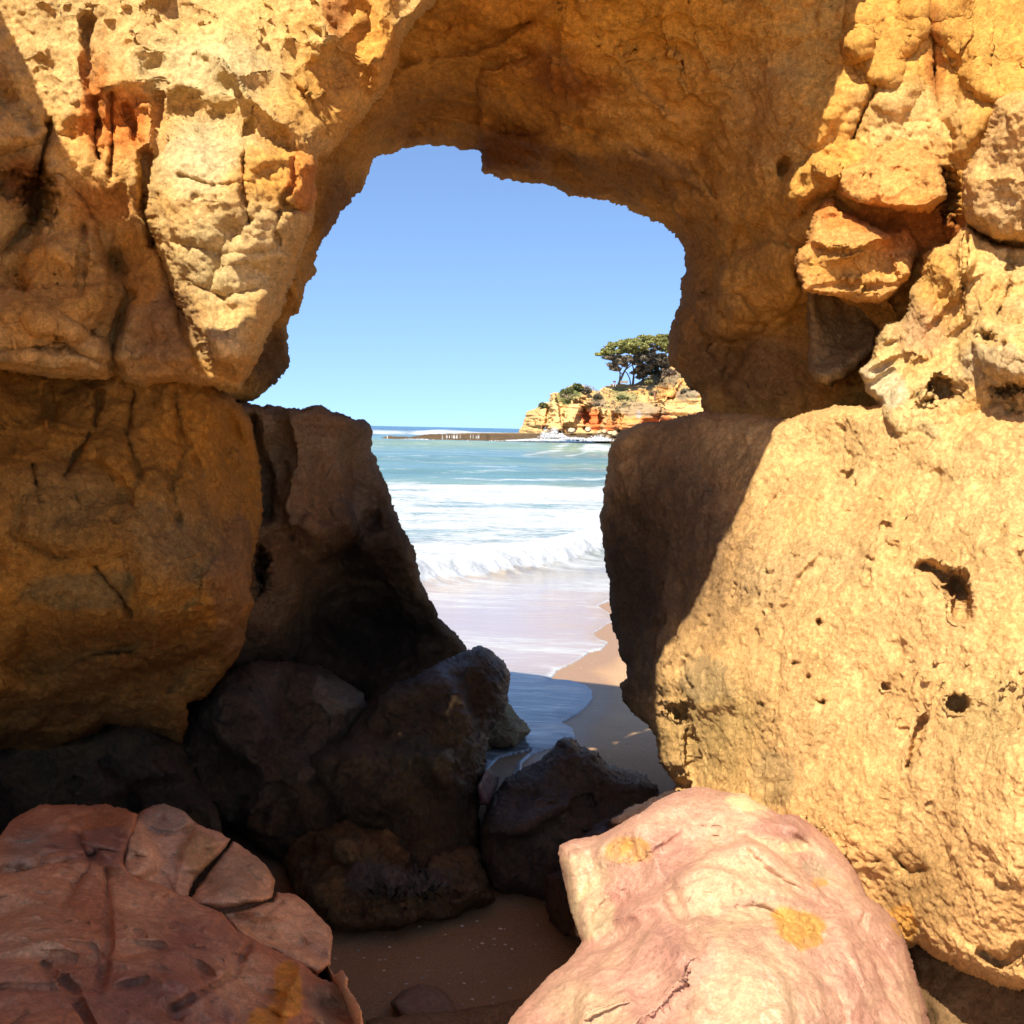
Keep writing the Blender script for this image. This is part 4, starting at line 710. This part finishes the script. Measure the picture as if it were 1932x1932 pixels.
o = relief('rock_slab', [(736, 1892), (760, 1868), (790, 1860), (825, 1866), (850, 1885), (870, 1920), (840, 1932), (760, 1925)], [(760, 1890, 3.02), (830, 1880, 3.04), (800, 1920, 2.95)], .15, 2, 16, .05, 3, [], SP_HARD, patchcol([col(.20, .12, .07), col(.15, .09, .06)], []), M_SMOOTH, wb=20)
tag(o, 'low flat brown stone half sunk in the sand at the bottom middle', 'stone')
o = relief('rock_slab', [(690, 1925), (760, 1915), (850, 1908), (950, 1890), (1010, 1880), (1100, 1950), (1000, 2100), (700, 2100)], [(720, 1930, 2.85), (960, 1900, 2.9), (900, 2000, 2.6)], .2, 2.5, 20, .06, 4, [], SP_BOUL[1:], patchcol([col(.28, .17, .08), BROWN], []), M_SAND, wb=30)
tag(o, 'rough brown slab on the sand between the pink and the red boulders', 'rock')
# ------------------------------------------------------------------ the headland across the bay
def blobs(name, centres, mat, parent=None, tintf=None, n_per=60, size=.25, seed=1, flat=1.0):
    """foliage: leaf sized faces spread through the volume of irregular clumps"""
    r = np.random.RandomState(seed); Vs = []; Ts = []
    for (cx, cy, cz, rx, ry, rz, cc) in centres:
        n = max(8, int(n_per * rx * ry * rz * 2)) if n_per < 0 else n_per
        d = r.normal(size=(n, 3)); d /= np.linalg.norm(d, axis=1)[:, None]; rad = r.rand(n) ** .45
        c = d * rad[:, None] * np.array([rx, ry, rz]) * (1 + .25 * r.normal(size=(n, 1))) + np.array([cx, cy, cz])
        a = r.normal(size=(n, 3)); a /= np.linalg.norm(a, axis=1)[:, None]; b = np.cross(a, r.normal(size=(n, 3))); b /= np.linalg.norm(b, axis=1)[:, None]
        s = size * (.5 + r.rand(n, 1)); a = a * s; b = b * s * .55
        Vs.append(np.stack([c - a, c - b, c + a, c + b], 1).reshape(-1, 3))
        t = np.array(cc)[None] * (1 + .30 * r.normal(size=(n, 1))); Ts.append(np.repeat(t, 4, 0))
    V = np.concatenate(Vs); T = np.clip(np.concatenate(Ts), .004, .9); Fq = np.arange(len(V)).reshape(-1, 4)
    return mesh(name, V, Fq, mat, parent, T, False)
m = bpy.data.materials.new('leaves'); m.use_nodes = True; t = m.node_tree; N = t.nodes; L = t.links; b = N['Principled BSDF']
a = N.new('ShaderNodeAttribute'); a.attribute_name = 'tint'; L.new(a.outputs['Color'], b.inputs['Base Color']); b.inputs['Roughness'].default_value = .7; b.inputs['Specular IOR Level'].default_value = .2
nn = N.new('ShaderNodeTexNoise'); nn.inputs['Scale'].default_value = 3; bb = N.new('ShaderNodeBump'); bb.inputs['Strength'].default_value = .2; L.new(nn.outputs[0], bb.inputs['Height']); L.new(bb.outputs[0], b.inputs['Normal'])
M_LEAF = m
def simplemat(name, c, rough=.8, s=4., var=.25, metal=0):
    m = bpy.data.materials.new(name); m.use_nodes = True; t = m.node_tree; N = t.nodes; L = t.links; b = N['Principled BSDF']; b.inputs['Roughness'].default_value = rough
    tc = N.new('ShaderNodeTexCoord'); n = N.new('ShaderNodeTexNoise'); n.inputs['Scale'].default_value = s; n.inputs['Detail'].default_value = 5; L.new(tc.outputs['Object'], n.inputs['Vector'])
    mx = N.new('ShaderNodeMixRGB'); mx.inputs[1].default_value = tuple(np.array(c) * (1 - var)) + (1,); mx.inputs[2].default_value = tuple(np.minimum(np.array(c) * (1 + var), 1)) + (1,)
    L.new(n.outputs[0], mx.inputs[0]); L.new(mx.outputs[0], b.inputs['Base Color'])
    bp = N.new('ShaderNodeBump'); bp.inputs['Strength'].default_value = .3; L.new(n.outputs[0], bp.inputs['Height']); L.new(bp.outputs[0], b.inputs['Normal']); return m
M_BARK = simplemat('pine_bark', (.12, .08, .055), .9, 3); M_WOOD = simplemat('grey_timber', (.24, .20, .16), .85, 6); M_WHITE = simplemat('white_board', (.75, .74, .72), .6, 2, .05)
M_RED = simplemat('red_band', (.55, .05, .04), .6, 2, .08); M_FOAM = simplemat('spray', (.6, .61, .61), .9, 2, .05)

HY = 196.
HL = [(978, 822), (982, 808), (986, 801), (990, 788), (994, 778), (1008, 771), (1018, 766), (1028, 761), (1037, 758), (1038, 744), (1044, 742), (1052, 741), (1061, 737), (1070, 731), (1079, 726), (1090, 725), (1100, 727), (1112, 733), (1129, 737), (1137, 731), (1147, 728), (1157, 725), (1177, 725), (1194, 726),
      (1204, 720), (1214, 715), (1229, 706), (1244, 698), (1262, 690), (1300, 676), (1400, 655), (1700, 640), (1800, 900), (1400, 880), (1130, 835)]
def slope(px, py):
    """depth of the headland: cliff foot, ledges, then grassy slope leaning back"""
    foot = np.interp(px, [980, 1020, 1100, 1200, 1330, 1800], [212, 200, 196, 194, 190, 170])
    lip = np.interp(px, [985, 1010, 1037, 1045, 1075, 1090, 1120, 1140, 1165, 1200, 1240, 1256, 1300, 1800], [785, 776, 766, 744, 745, 752, 766, 772, 775, 772, 776, 760, 745, 730])
    u = np.clip((lip - py) / 60., 0, 2)
    wall = np.clip((820 - py) / np.maximum(820 - lip, 5), 0, 1)
    return foot + 4 * wall + 26 * u
feats = [('soft', [(1037, 745), (1046, 742), (1056, 770), (1060, 815), (1030, 815), (1036, 770)], 3.5, 3), ('soft', [(1060, 775), (1080, 752), (1100, 742), (1122, 742), (1135, 762), (1110, 765), (1095, 775), (1085, 800), (1060, 800)], 3.0, 4),
         ('soft', [(1143, 770), (1155, 768), (1160, 815), (1136, 815), (1142, 785)], 3.5, 2.5), ('crack', [(1100, 770), (1108, 790), (1105, 810)], 3, 3.), ('crack', [(1132, 772), (1133, 800)], 2.5, 3.), ('crack', [(1165, 775), (1168, 815)], 2.5, 2.5), ('crack', [(1035, 765), (1033, 790), (1026, 812)], 2, 2.5),
         ('soft', [(1255, 762), (1300, 745), (1400, 735), (1500, 900), (1245, 820), (1252, 785)], 6, 4), ('soft', [(1238, 750), (1262, 728), (1285, 720), (1270, 745), (1250, 760)], 3, 3), ('pit', 1010, 797, 5, 4, 2.5), ('pit', 1038, 790, 4, 4, 2), ('crack', [(1085, 755), (1098, 760)], 2.5, 2.5), ('pit', 1100, 752, 5, 5, 2.5)]
HO = col(.60, .30, .09); HC = col(.64, .41, .17); HR = col(.60, .17, .05); HG = col(.15, .16, .055); HB = col(.30, .22, .13)
pc = [(1122, 795, 14, 26, HR, 1.), (1107, 790, 12, 20, HR, .9), (1151, 806, 12, 18, HR, 1.), (1022, 800, 9, 12, HR, .7), (1235, 790, 40, 16, HR * .95, .8), (1190, 800, 40, 14, col(.6, .25, .09), .7), (1180, 785, 36, 14, HO, .7), (1050, 800, 60, 18, HC, .6), (1048, 765, 10, 30, HC, .9),
      (1080, 740, 24, 15, HG, 1.), (1066, 752, 10, 12, HG, 1.), (1055, 748, 6, 9, HG, .9), (1022, 765, 14, 5, HG, .9), (1110, 735, 10, 7, HB * .7, .9), (1128, 760, 18, 14, HB, .9), (1180, 748, 30, 12, col(.24, .22, .09), .9), (1170, 735, 22, 8, col(.20, .20, .07), .8), (1200, 770, 50, 16, HB, .85), (1240, 780, 26, 10, HB, .7),
      (1225, 725, 40, 16, col(.25, .19, .10), .9), (1262, 710, 30, 16, col(.20, .15, .09), .9), (1210, 740, 34, 5, HO * 1.1, .7), (1150, 732, 12, 6, HC, .8), (1258, 738, 26, 14, HO * 1.1, 1.), (1290, 745, 16, 16, HB * .8, .9), (1310, 742, 12, 14, col(.24, .2, .13), .8), (1290, 772, 40, 14, HC, .9), (1205, 782, 6, 8, col(.35, .3, .26), .9), (1188, 728, 16, 3, HO, .9), (1160, 727, 30, 3, HO, .8)]
def hcol(px, py, V):
    c = patchcol([HC, HO, HO * .95, HC * .9], [], .06)(px, py, V)
    st = fbm(np.c_[V[:, 0] * .03, V[:, 1] * .03, V[:, 2] * 1.4], 3); c = c * (1 + .35 * st)[:, None]
    n = fbm(V * .35, 4); n2 = fbm(V * .9 + 8, 3)
    wx = px + 7 * n + 3 * n2; wy = py + 6 * fbm(V * .35 + 30, 4)
    for (cx, cy, rx, ry, cc, s_) in pc:
        r = np.hypot((wx - cx) / rx, (wy - cy) / ry); m = (s_ * (1 - ss(.6, 1.1, r)))[:, None]; c = c * (1 - m) + cc * (1 + .3 * n2)[:, None] * m
    return np.clip(c, .01, .9)
hl = relief('headland', HL, slope, 30, 1.0, 5, 1.5, 1.5, feats, [[('s', .8, .4)], [('s', 2.2, .18), ('n', .3, .5)], [('n', 1.3, .25)]], hcol, M_FAR, dsc=3, wb=60, fac=[(.09, 3.2, 22, (1, 1, .35)), (.3, .9, 16, (1, 1, .5))])
tag(hl, kind='structure')

# low reef of dark rock reaching out from the foot of the headland
RE = [(715, 825), (735, 822), (773, 824.5), (790, 821.5), (811, 818.5), (851, 817.5), (916, 816), (979, 816.5), (1080, 816.5), (1157, 816), (1250, 815), (1260, 842), (1163, 838), (1142, 832), (1092, 829), (1017, 832), (949, 833), (920, 834), (841, 834), (811, 829), (790, 830), (740, 831)]
def reefd(px, py): return 186 + (826 - py) * .9 + 0 * px
rc = col(.11, .07, .035)
reef = relief('reef_ledge', RE, reefd, 10, 1.0, 3, .8, 1.2, [('soft', [(835, 817), (918, 816), (920, 834), (838, 834)], 2.0, 1.5), ('crack', [(925, 817), (926, 833)], 3, 2)], [[('n', .15, .4), ('r', .5, .25)], [('b', 1.3, .18)]], patchcol([rc, col(.18, .115, .05), DARK], [(1000, 817, 300, 1.5, col(.30, .20, .09), .6)], .3), M_FAR, dsc=3, wb=30)
tag(reef, 'low flat brown reef running out to sea from the headland, water spilling off it', 'reef')
# boulders at the cliff foot
def farrock(cx, cy, rx, ry, Y, c, lab, r_, nm='boulder'):
    a = np.linspace(0, 2 * math.pi, 14, endpoint=False); rr = 1 + .22 * r_.rand(14) - .1
    lp = [(cx + rx * rr[i] * math.cos(a[i]), cy + ry * rr[i] * math.sin(a[i])) for i in range(14)]
    o = relief(nm, lp, [(cx - rx, cy + ry, Y - .5), (cx + rx, cy + ry, Y - .4), (cx, cy - ry, Y + .5)], 1.5, .8, rx * .8, 1.0, .5, [], [[('n', .5, .25), ('f', .6, .25)]], patchcol([c, c * .85], [], .4), M_FAR, dsc=4, wb=8)
    return o
r_ = np.random.RandomState(4)
tag(farrock(1078, 812, 7.5, 5.5, 190, col(.50, .40, .27), '', r_), 'pale rounded rock on the reef under the far cliff, left of two', 'boulder', 'fallen rocks on the reef')
tag(farrock(1110, 810.5, 6.5, 6.2, 190, col(.60, .47, .30), '', r_), 'pale upright rock on the reef in front of the brightest red cliff patch', 'boulder', 'fallen rocks on the reef')
HEAP = ['leftmost flat yellowish rock of the heap at the right end of the reef', 'second pale rock from the left in the heap at the reef end', 'broad pale rock at the top middle of the heap on the reef end', 'brown wet rock in the middle of the heap on the reef end',
        'dark brown rock low in the heap, just above the breaking wave', 'tall pale rock at the top right of the heap on the reef end', 'brown rock at the lower left of the heap on the reef end', 'lowest dark wet rock of the heap, beside the big shaded stone']
for i, (a_, b_, c_, d_) in enumerate([(1130, 816, 6, 3), (1141, 814, 6, 5), (1152, 817, 7, 4.5), (1147, 824, 7, 5), (1158, 830, 8, 5), (1160, 818, 6, 6), (1136, 822, 6, 4), (1167, 838, 8, 5)]):
    tag(farrock(a_, b_, c_, d_, 186 - i * .3, col(.50, .39, .22) if b_ < 820 else col(.25, .18, .1), '', r_), HEAP[i], 'boulder', 'tumbled boulders at the right end of the reef')

# stone pines
def limb(path, r0, r1, name, mat, parent=None, seg=7):
    path = np.array(path, float); n = len(path); V = []; 
    for i, p in enumerate(path):
        d = path[min(i + 1, n - 1)] - path[max(i - 1, 0)]; d /= np.linalg.norm(d); a = np.cross(d, [0.3, 1, .1]); a /= np.linalg.norm(a); b = np.cross(d, a); r = r0 + (r1 - r0) * i / (n - 1)
        for k in range(seg): V.append(p + r * (math.cos(2 * math.pi * k / seg) * a + math.sin(2 * math.pi * k / seg) * b))
    Fq = [[i * seg + k, i * seg + (k + 1) % seg, (i + 1) * seg + (k + 1) % seg, (i + 1) * seg + k] for i in range(n - 1) for k in range(seg)]
    return V, Fq
def limbs(name, lst, mat, parent):
    V = []; Fq = []
    for path, r0, r1 in lst:
        v, f = limb(path, r0, r1, '', None); Fq += [[i + len(V) for i in q] for q in f]; V += v
    return mesh(name, V, Fq, mat, parent)
def pw(px, py, Y): return at(px, py, Y)
def pathpx(pts, Y): return [pw(x, y, Y + dy) for x, y, dy in pts]
G1 = col(.25, .245, .075); G2 = col(.16, .16, .05); G3c = col(.19, .155, .105); G4 = col(.07, .068, .035)
def crown(specs, Y, seed, name, parent, n=150, size=.15):
    r = np.random.RandomState(seed); cs = []
    for (x, y, rx, ry, dep, cc, k) in specs:        # clump region in picture size, k clumps inside
        for i in range(k):
            ax, ay, az = r.uniform(-1, 1, 3); s = .6 + .6 * r.rand()
            P = pw(x + ax * rx, y + ay * ry, Y + az * dep); sc = Y / F
            cs.append((P[0], P[1], P[2], 5.5 * sc * s, 5.5 * sc * s, 2.6 * sc * s, np.array(cc) * (.8 + .4 * r.rand())))
    return blobs(name, cs, M_LEAF, parent, n_per=n, size=size, seed=seed)
def pine(Y, base, paths, specs, seed, label, n=520):
    root = empty('pine_tree', tuple(pw(*base, Y))); tag(root, label, 'tree')
    o = limbs('trunk', paths, M_BARK, root); o.matrix_parent_inverse = Matrix.Translation(root.location).inverted()
    c = crown(specs, Y, seed, 'crown', root, n); c.matrix_parent_inverse = Matrix.Translation(root.location).inverted()
    return root
Y1 = 214
pine(Y1, (1168, 724), [(pathpx([(1167, 726, 0), (1170, 718, 0), (1175, 707, 0), (1179, 699, 0), (1185, 690, .5), (1195, 680, 1)], Y1), .28, .10), (pathpx([(1169, 718, 0), (1170, 706, 0), (1168, 695, 0), (1160, 684, -1)], Y1), .16, .06), (pathpx([(1175, 707, 0), (1165, 697, 0), (1150, 686, 0)], Y1), .10, .05), (pathpx([(1179, 699, 0), (1190, 690, 1), (1205, 680, 1)], Y1), .12, .05),
                       (pathpx([(1170, 700, 0), (1178, 686, 0), (1180, 672, 0)], Y1), .10, .04)],
     [(1135, 668, 9, 3, 3, G1, 10), (1150, 663, 14, 4, 4, G1, 14), (1165, 652, 16, 6, 5, G1, 22), (1190, 650, 18, 8, 5, G1, 30), (1175, 661, 28, 5, 5, G1 * .9, 30), (1210, 655, 12, 9, 5, G1 * .9, 16), (1150, 674, 14, 3, 4, G3c * 1.2, 12), (1165, 684, 16, 7, 5, G3c, 20), (1185, 680, 18, 8, 5, G3c * .8, 20), (1158, 694, 8, 4, 3, G3c * 1.1, 7), (1205, 672, 14, 9, 5, G3c * .8, 16), (1150, 656, 5, 2, 3, G3c * 1.3, 3)],
     3, 'umbrella pine with a flat green top on leaning trunks, outermost on the headland')
Y2 = 217
pine(Y2, (1193, 725), [(pathpx([(1194, 727, 0), (1195, 716, 0), (1196, 706, 0), (1195, 695, 0), (1192, 685, 0)], Y2), .26, .10), (pathpx([(1190, 726, 0), (1188, 714, 0), (1183, 704, 0), (1178, 699, 0)], Y2), .13, .09), (pathpx([(1196, 706, 0), (1202, 694, 0), (1212, 684, 0)], Y2), .12, .05)],
     [(1198, 645, 14, 5, 4, G2 * 1.2, 12), (1205, 664, 16, 10, 5, G4, 18), (1215, 690, 14, 8, 5, G3c * .7, 16), (1205, 700, 10, 5, 3, G3c * .7, 7), (1218, 640, 12, 6, 4, G1 * .85, 14)],
     5, 'second pine with two thin dark trunks, its crown merged into the outermost pine')
Y3 = 222
pine(Y3, (1213, 716), [(pathpx([(1213, 718, 0), (1214, 706, 0), (1218, 694, 0)], Y3), .25, .12)],
     [(1232, 638, 14, 6, 5, G1 * .9, 20), (1238, 645, 20, 8, 6, G1 * .8, 22), (1225, 662, 18, 12, 6, G3c * 1.1, 30), (1240, 680, 18, 12, 6, G3c * .7, 32), (1228, 698, 18, 8, 5, G4 * .6, 26), (1213, 708, 8, 5, 3, G3c * 1.2, 8)],
     8, 'dense dark pine half hidden behind the arch, with grey dead twigs inside')
Y4 = 232
pine(Y4, (1262, 700), [(pathpx([(1262, 702, 0), (1262, 680, 0), (1266, 660, 0)], Y4), .3, .12)],
     [(1258, 634, 14, 7, 6, G1 * .85, 18), (1268, 650, 22, 16, 7, G2, 44), (1262, 682, 20, 12, 6, G4, 30), (1290, 655, 20, 20, 7, G2 * .9, 34)],
     9, 'rearmost pine crown at the edge of the arch opening')
# shrubs
def shrub(px, py, Y, rx, ry, cc, lab, seed, n=110, k=14):
    r = np.random.RandomState(seed); cs = []; sc = Y / F
    for i in range(k):
        ax, ay = r.uniform(-1, 1, 2); P = pw(px + ax * rx * .8, py - abs(ay) * ry * .9 * math.sqrt(max(0, 1 - ax * ax * .8)), Y + r.uniform(-1, 1)); cs.append((P[0], P[1], P[2], 3.2 * sc, 3.2 * sc, 2.4 * sc, np.array(cc) * (.75 + .5 * r.rand())))
    o = blobs('shrub', cs, M_LEAF, None, n_per=n, size=.18, seed=seed); tag(o, lab, 'shrub'); return o
shrub(1070, 746, 203, 14, 14, HG * .8, 'low olive green bush on the shoulder right behind the yellow pinnacle', 11, k=26)
shrub(1088, 738, 204, 14, 14, HG * .7, 'domed dark bush on the crest left of the timber railing', 12, k=30)
shrub(1106, 740, 204, 9, 11, col(.11, .09, .06), 'brownish twiggy bush directly left of the railing', 13, k=18)
shrub(1024, 766, 205, 10, 4, HG * .8, 'small green bush at the seaward tip of the headland', 14, k=12)
shrub(1128, 752, 200, 8, 9, col(.15, .12, .07), 'brown dry bush below the timber railing', 15, k=14)
shrub(1225, 722, 212, 8, 6, col(.12, .11, .04), 'low bush on the slope under the dark pine', 16, k=10)
shrub(1262, 708, 205, 14, 12, col(.18, .13, .09), 'big grey brown bush on the slope at the edge of the arch', 17, k=26)
shrub(1296, 742, 196, 12, 8, col(.17, .14, .09), 'grey scrub bush above the pale cliff at the far right', 18, k=18)
shrub(1175, 752, 202, 12, 5, col(.13, .13, .05), 'flat green bush in the middle of the path slope', 19, k=12)
shrub(1232, 744, 203, 7, 5, col(.12, .10, .05), 'small dark bush beside the brown post', 20, k=8)
r_ = np.random.RandomState(31)
V_ = []
cs = []
for i in range(420):
    x_ = r_.uniform(1060, 1320); top = np.interp(x_, [1060, 1090, 1112, 1129, 1137, 1157, 1194, 1214, 1244, 1262, 1300], [738, 727, 734, 740, 733, 727, 728, 718, 702, 694, 680])
    lipy = np.interp(x_, [1060, 1090, 1120, 1140, 1165, 1200, 1240, 1256, 1300], [748, 758, 768, 776, 778, 778, 780, 768, 752])
    y_ = top + 1.5 + (lipy - top) * r_.rand(); Y_ = float(slope(np.array([x_]), np.array([y_]))[0]) - .6; P = pw(x_, y_, Y_); k_ = r_.uniform(.15, .5); cc = [col(.20, .15, .09), col(.15, .14, .055), col(.28, .21, .13)][i % 3]
    cs.append((P[0], P[1], P[2], k_ * 1.5, k_, k_ * .7, cc))
o = blobs('scrub', cs, M_LEAF, None, n_per=16, size=.13, seed=32); o['kind'] = 'stuff'
# timber railing, post, sign, bench
def bar(name, p, q, r, mat, parent=None):
    v, f = limb([p, (np.array(p) + np.array(q)) / 2, q], r, r, '', None, 6); o = mesh(name, v, f, mat, parent)
    if parent: o.matrix_parent_inverse = Matrix.Translation(parent.location).inverted()
    return o
YF = 203.5
rail = empty('railing', tuple(pw(1118, 732, YF))); tag(rail, 'grey timber railing stepping down the crest of the headland', 'railing')
pts = [(1104, 733, 725), (1112, 735, 728), (1119, 738, 730), (1126, 742, 736), (1130, 744, 738)]
for i, (x_, yb, yt) in enumerate(pts): bar('post', pw(x_, yb, YF), pw(x_, yt, YF), .07, M_WOOD, rail)
for (a_, b_) in zip(pts[:-1], pts[1:]): bar('rail', pw(a_[0], a_[2] + .3, YF), pw(b_[0], b_[2] + .3, YF), .06, M_WOOD, rail); bar('rail', pw(a_[0], (a_[1] + a_[2]) / 2, YF), pw(b_[0], (b_[1] + b_[2]) / 2, YF), .045, M_WOOD, rail)
o = bar('post', pw(1070, 735, YF), pw(1070, 729, YF), .08, M_WOOD); tag(o, 'short lone timber post on the crest left of the domed bush', 'post')
o = bar('post', pw(1236, 756, 200), pw(1235, 739, 200), .22, simplemat('brown_post', (.22, .10, .05))); tag(o, 'thick brown post standing on the path at the right of the headland', 'post')
sg = empty('warning_sign', tuple(pw(1159, 727, Y1))); tag(sg, 'small white notice board with a red band beside the pine trunks', 'sign')
bar('post', pw(1157.5, 729, Y1), pw(1157.5, 721, Y1), .05, M_WHITE, sg); bar('post', pw(1161, 729, Y1), pw(1161, 721, Y1), .05, M_WHITE, sg)
def box(name, c, sx, sy, sz, mat, parent=None):
    V = [np.array(c) + np.array([sx * a, sy * b_, sz * d_]) / 2 for a in (-1, 1) for b_ in (-1, 1) for d_ in (-1, 1)]
    o = mesh(name, V, [[0, 1, 3, 2], [4, 6, 7, 5], [0, 4, 5, 1], [2, 3, 7, 6], [0, 2, 6, 4], [1, 5, 7, 3]], mat, parent, None, False)
    bv = o.modifiers.new('bevel', 'BEVEL'); bv.width = min(sx, sy, sz) * .15; bv.segments = 2
    if parent: o.matrix_parent_inverse = Matrix.Translation(parent.location).inverted()
    return o
c_ = pw(1159.3, 720.5, Y1 - .1); box('board', c_, .52, .06, .5, M_WHITE, sg); c_ = pw(1159.3, 720, Y1 - .16); box('red_band', c_, .50, .05, .16, M_RED, sg)
bn = empty('bench', tuple(pw(1178, 723, Y1 - 2))); tag(bn, 'timber bench on the ground between the two pines', 'bench')
box('seat', pw(1177, 722.2, Y1 - 2), 1.5, .45, .08, M_WOOD, bn); box('backrest', pw(1177.5, 720, Y1 - 1.7), 1.5, .06, .35, M_WOOD, bn)
for dx in (-5, 5): bar('leg', pw(1177 + dx, 724.8, Y1 - 2), pw(1177 + dx, 722, Y1 - 2), .05, M_WOOD, bn)
# spilling water and spray on the reef
def spray(name, regs, seed, lab, cat, n, s):
    r = np.random.RandomState(seed); V = []; Fq = []
    for (x0, y0, rx, ry, Y, k) in regs:
        for i in range(k):
            ax = r.normal() * .5; ay = -abs(r.normal()) * .6; P = pw(x0 + ax * rx, y0 + ay * ry * math.exp(-ax * ax), Y + r.normal() * .6); q = r.rand() * s + s * .3
            for d in ((q, 0, 0), (0, q, 0), (-q, 0, 0), (0, -q, 0), (0, 0, q * 1.6), (0, 0, -q * 1.6)): V.append(P + np.array(d))
            b_ = len(V) - 6
            for a1, a2 in ((0, 1), (1, 2), (2, 3), (3, 0)): Fq.append([b_ + a1, b_ + a2, b_ + 4, b_ + 4]); Fq.append([b_ + a2, b_ + a1, b_ + 5, b_ + 5])
    me = bpy.data.meshes.new(name); me.from_pydata([tuple(v) for v in V], [], [f[:3] for f in Fq]); me.materials.append(M_FOAM); o = bpy.data.objects.new(name, me); C.objects.link(o); o['kind'] = 'stuff'; return o
spray('sea_spray', [(1030, 826, 10, 13, 182, 260), (1045, 826, 12, 15, 182, 420), (1060, 826, 8, 9, 182, 160), (1085, 829, 30, 3, 181, 400), (1130, 832, 24, 7, 180, 900), (1020, 831, 40, 2.5, 181, 600), (870, 833, 60, 2, 181, 500), (1000, 832, 60, 2, 181, 400), (780, 830, 40, 1.5, 183, 200)], 3, '', '', 0, .07)
r_ = np.random.RandomState(6); V = []; Fq = []
for x0, ww in ((843, 2), (847, 2.5), (853, 2), (857, 4), (862, 2), (868, 1), (888, 1.5), (893, 1), (899, 1.5), (903, 2), (731, 1), (835, 1.5), (1035, 3), (1042, 4), (1050, 3)):
    for j in range(int(ww * 3)):
        xx = x0 + r_.uniform(-1, 1) * ww * .6; b0 = len(V); h0_ = 819 + r_.rand() * 4; hgt = [h0_, h0_ + 3.5, h0_ + 7, min(h0_ + 6 + 6 * r_.rand(), 833)]
        for k, h_ in enumerate(hgt):
            for sx in (-.09, .09):
                for dy in (0, .15): V.append(pw(xx + sx * (1 + k * .5), h_, 183.2 - k * .25 + dy))
        for k in range(3):
            a_ = b0 + k * 4; Fq += [[a_, a_ + 2, a_ + 6, a_ + 4], [a_ + 1, a_ + 5, a_ + 7, a_ + 3], [a_, a_ + 4, a_ + 5, a_ + 1], [a_ + 2, a_ + 3, a_ + 7, a_ + 6]]
o = mesh('spilling_water', V, Fq, M_FOAM); o['kind'] = 'stuff'
# pebbles and shell grit on the sand
r_ = np.random.RandomState(12); 
def pebbles():
    V = []; Fq = []; T = []
    for i in range(260):
        if i < 150: x_, y_ = r_.uniform(-.7, .35), r_.uniform(2.6, 3.7)
        else: x_, y_ = r_.uniform(.5, 1.6), r_.uniform(5, 9)
        z_ = float(zsand(np.array([x_]), np.array([y_]))[0]); s = r_.uniform(.002, .006); b0 = len(V); nn = 6
        for k, (h_, rr) in enumerate(((-.2, .8), (.3, 1), (.7, .6), (.85, .1))):
            for j in range(nn): a_ = 2 * math.pi * j / nn; V.append((x_ + s * rr * math.cos(a_) * 1.3, y_ + s * rr * math.sin(a_), z_ + s * h_ * .8))
        for k in range(3):
            for j in range(nn): Fq.append([b0 + k * nn + j, b0 + k * nn + (j + 1) % nn, b0 + (k + 1) * nn + (j + 1) % nn, b0 + (k + 1) * nn + j])
        T += [col(.5, .42, .33) * r_.uniform(.5, 1.5)] * (4 * nn)
    o = mesh('shell_grit', V, Fq, M_SMOOTH, None, np.array(T)); o['kind'] = 'stuff'
pebbles()
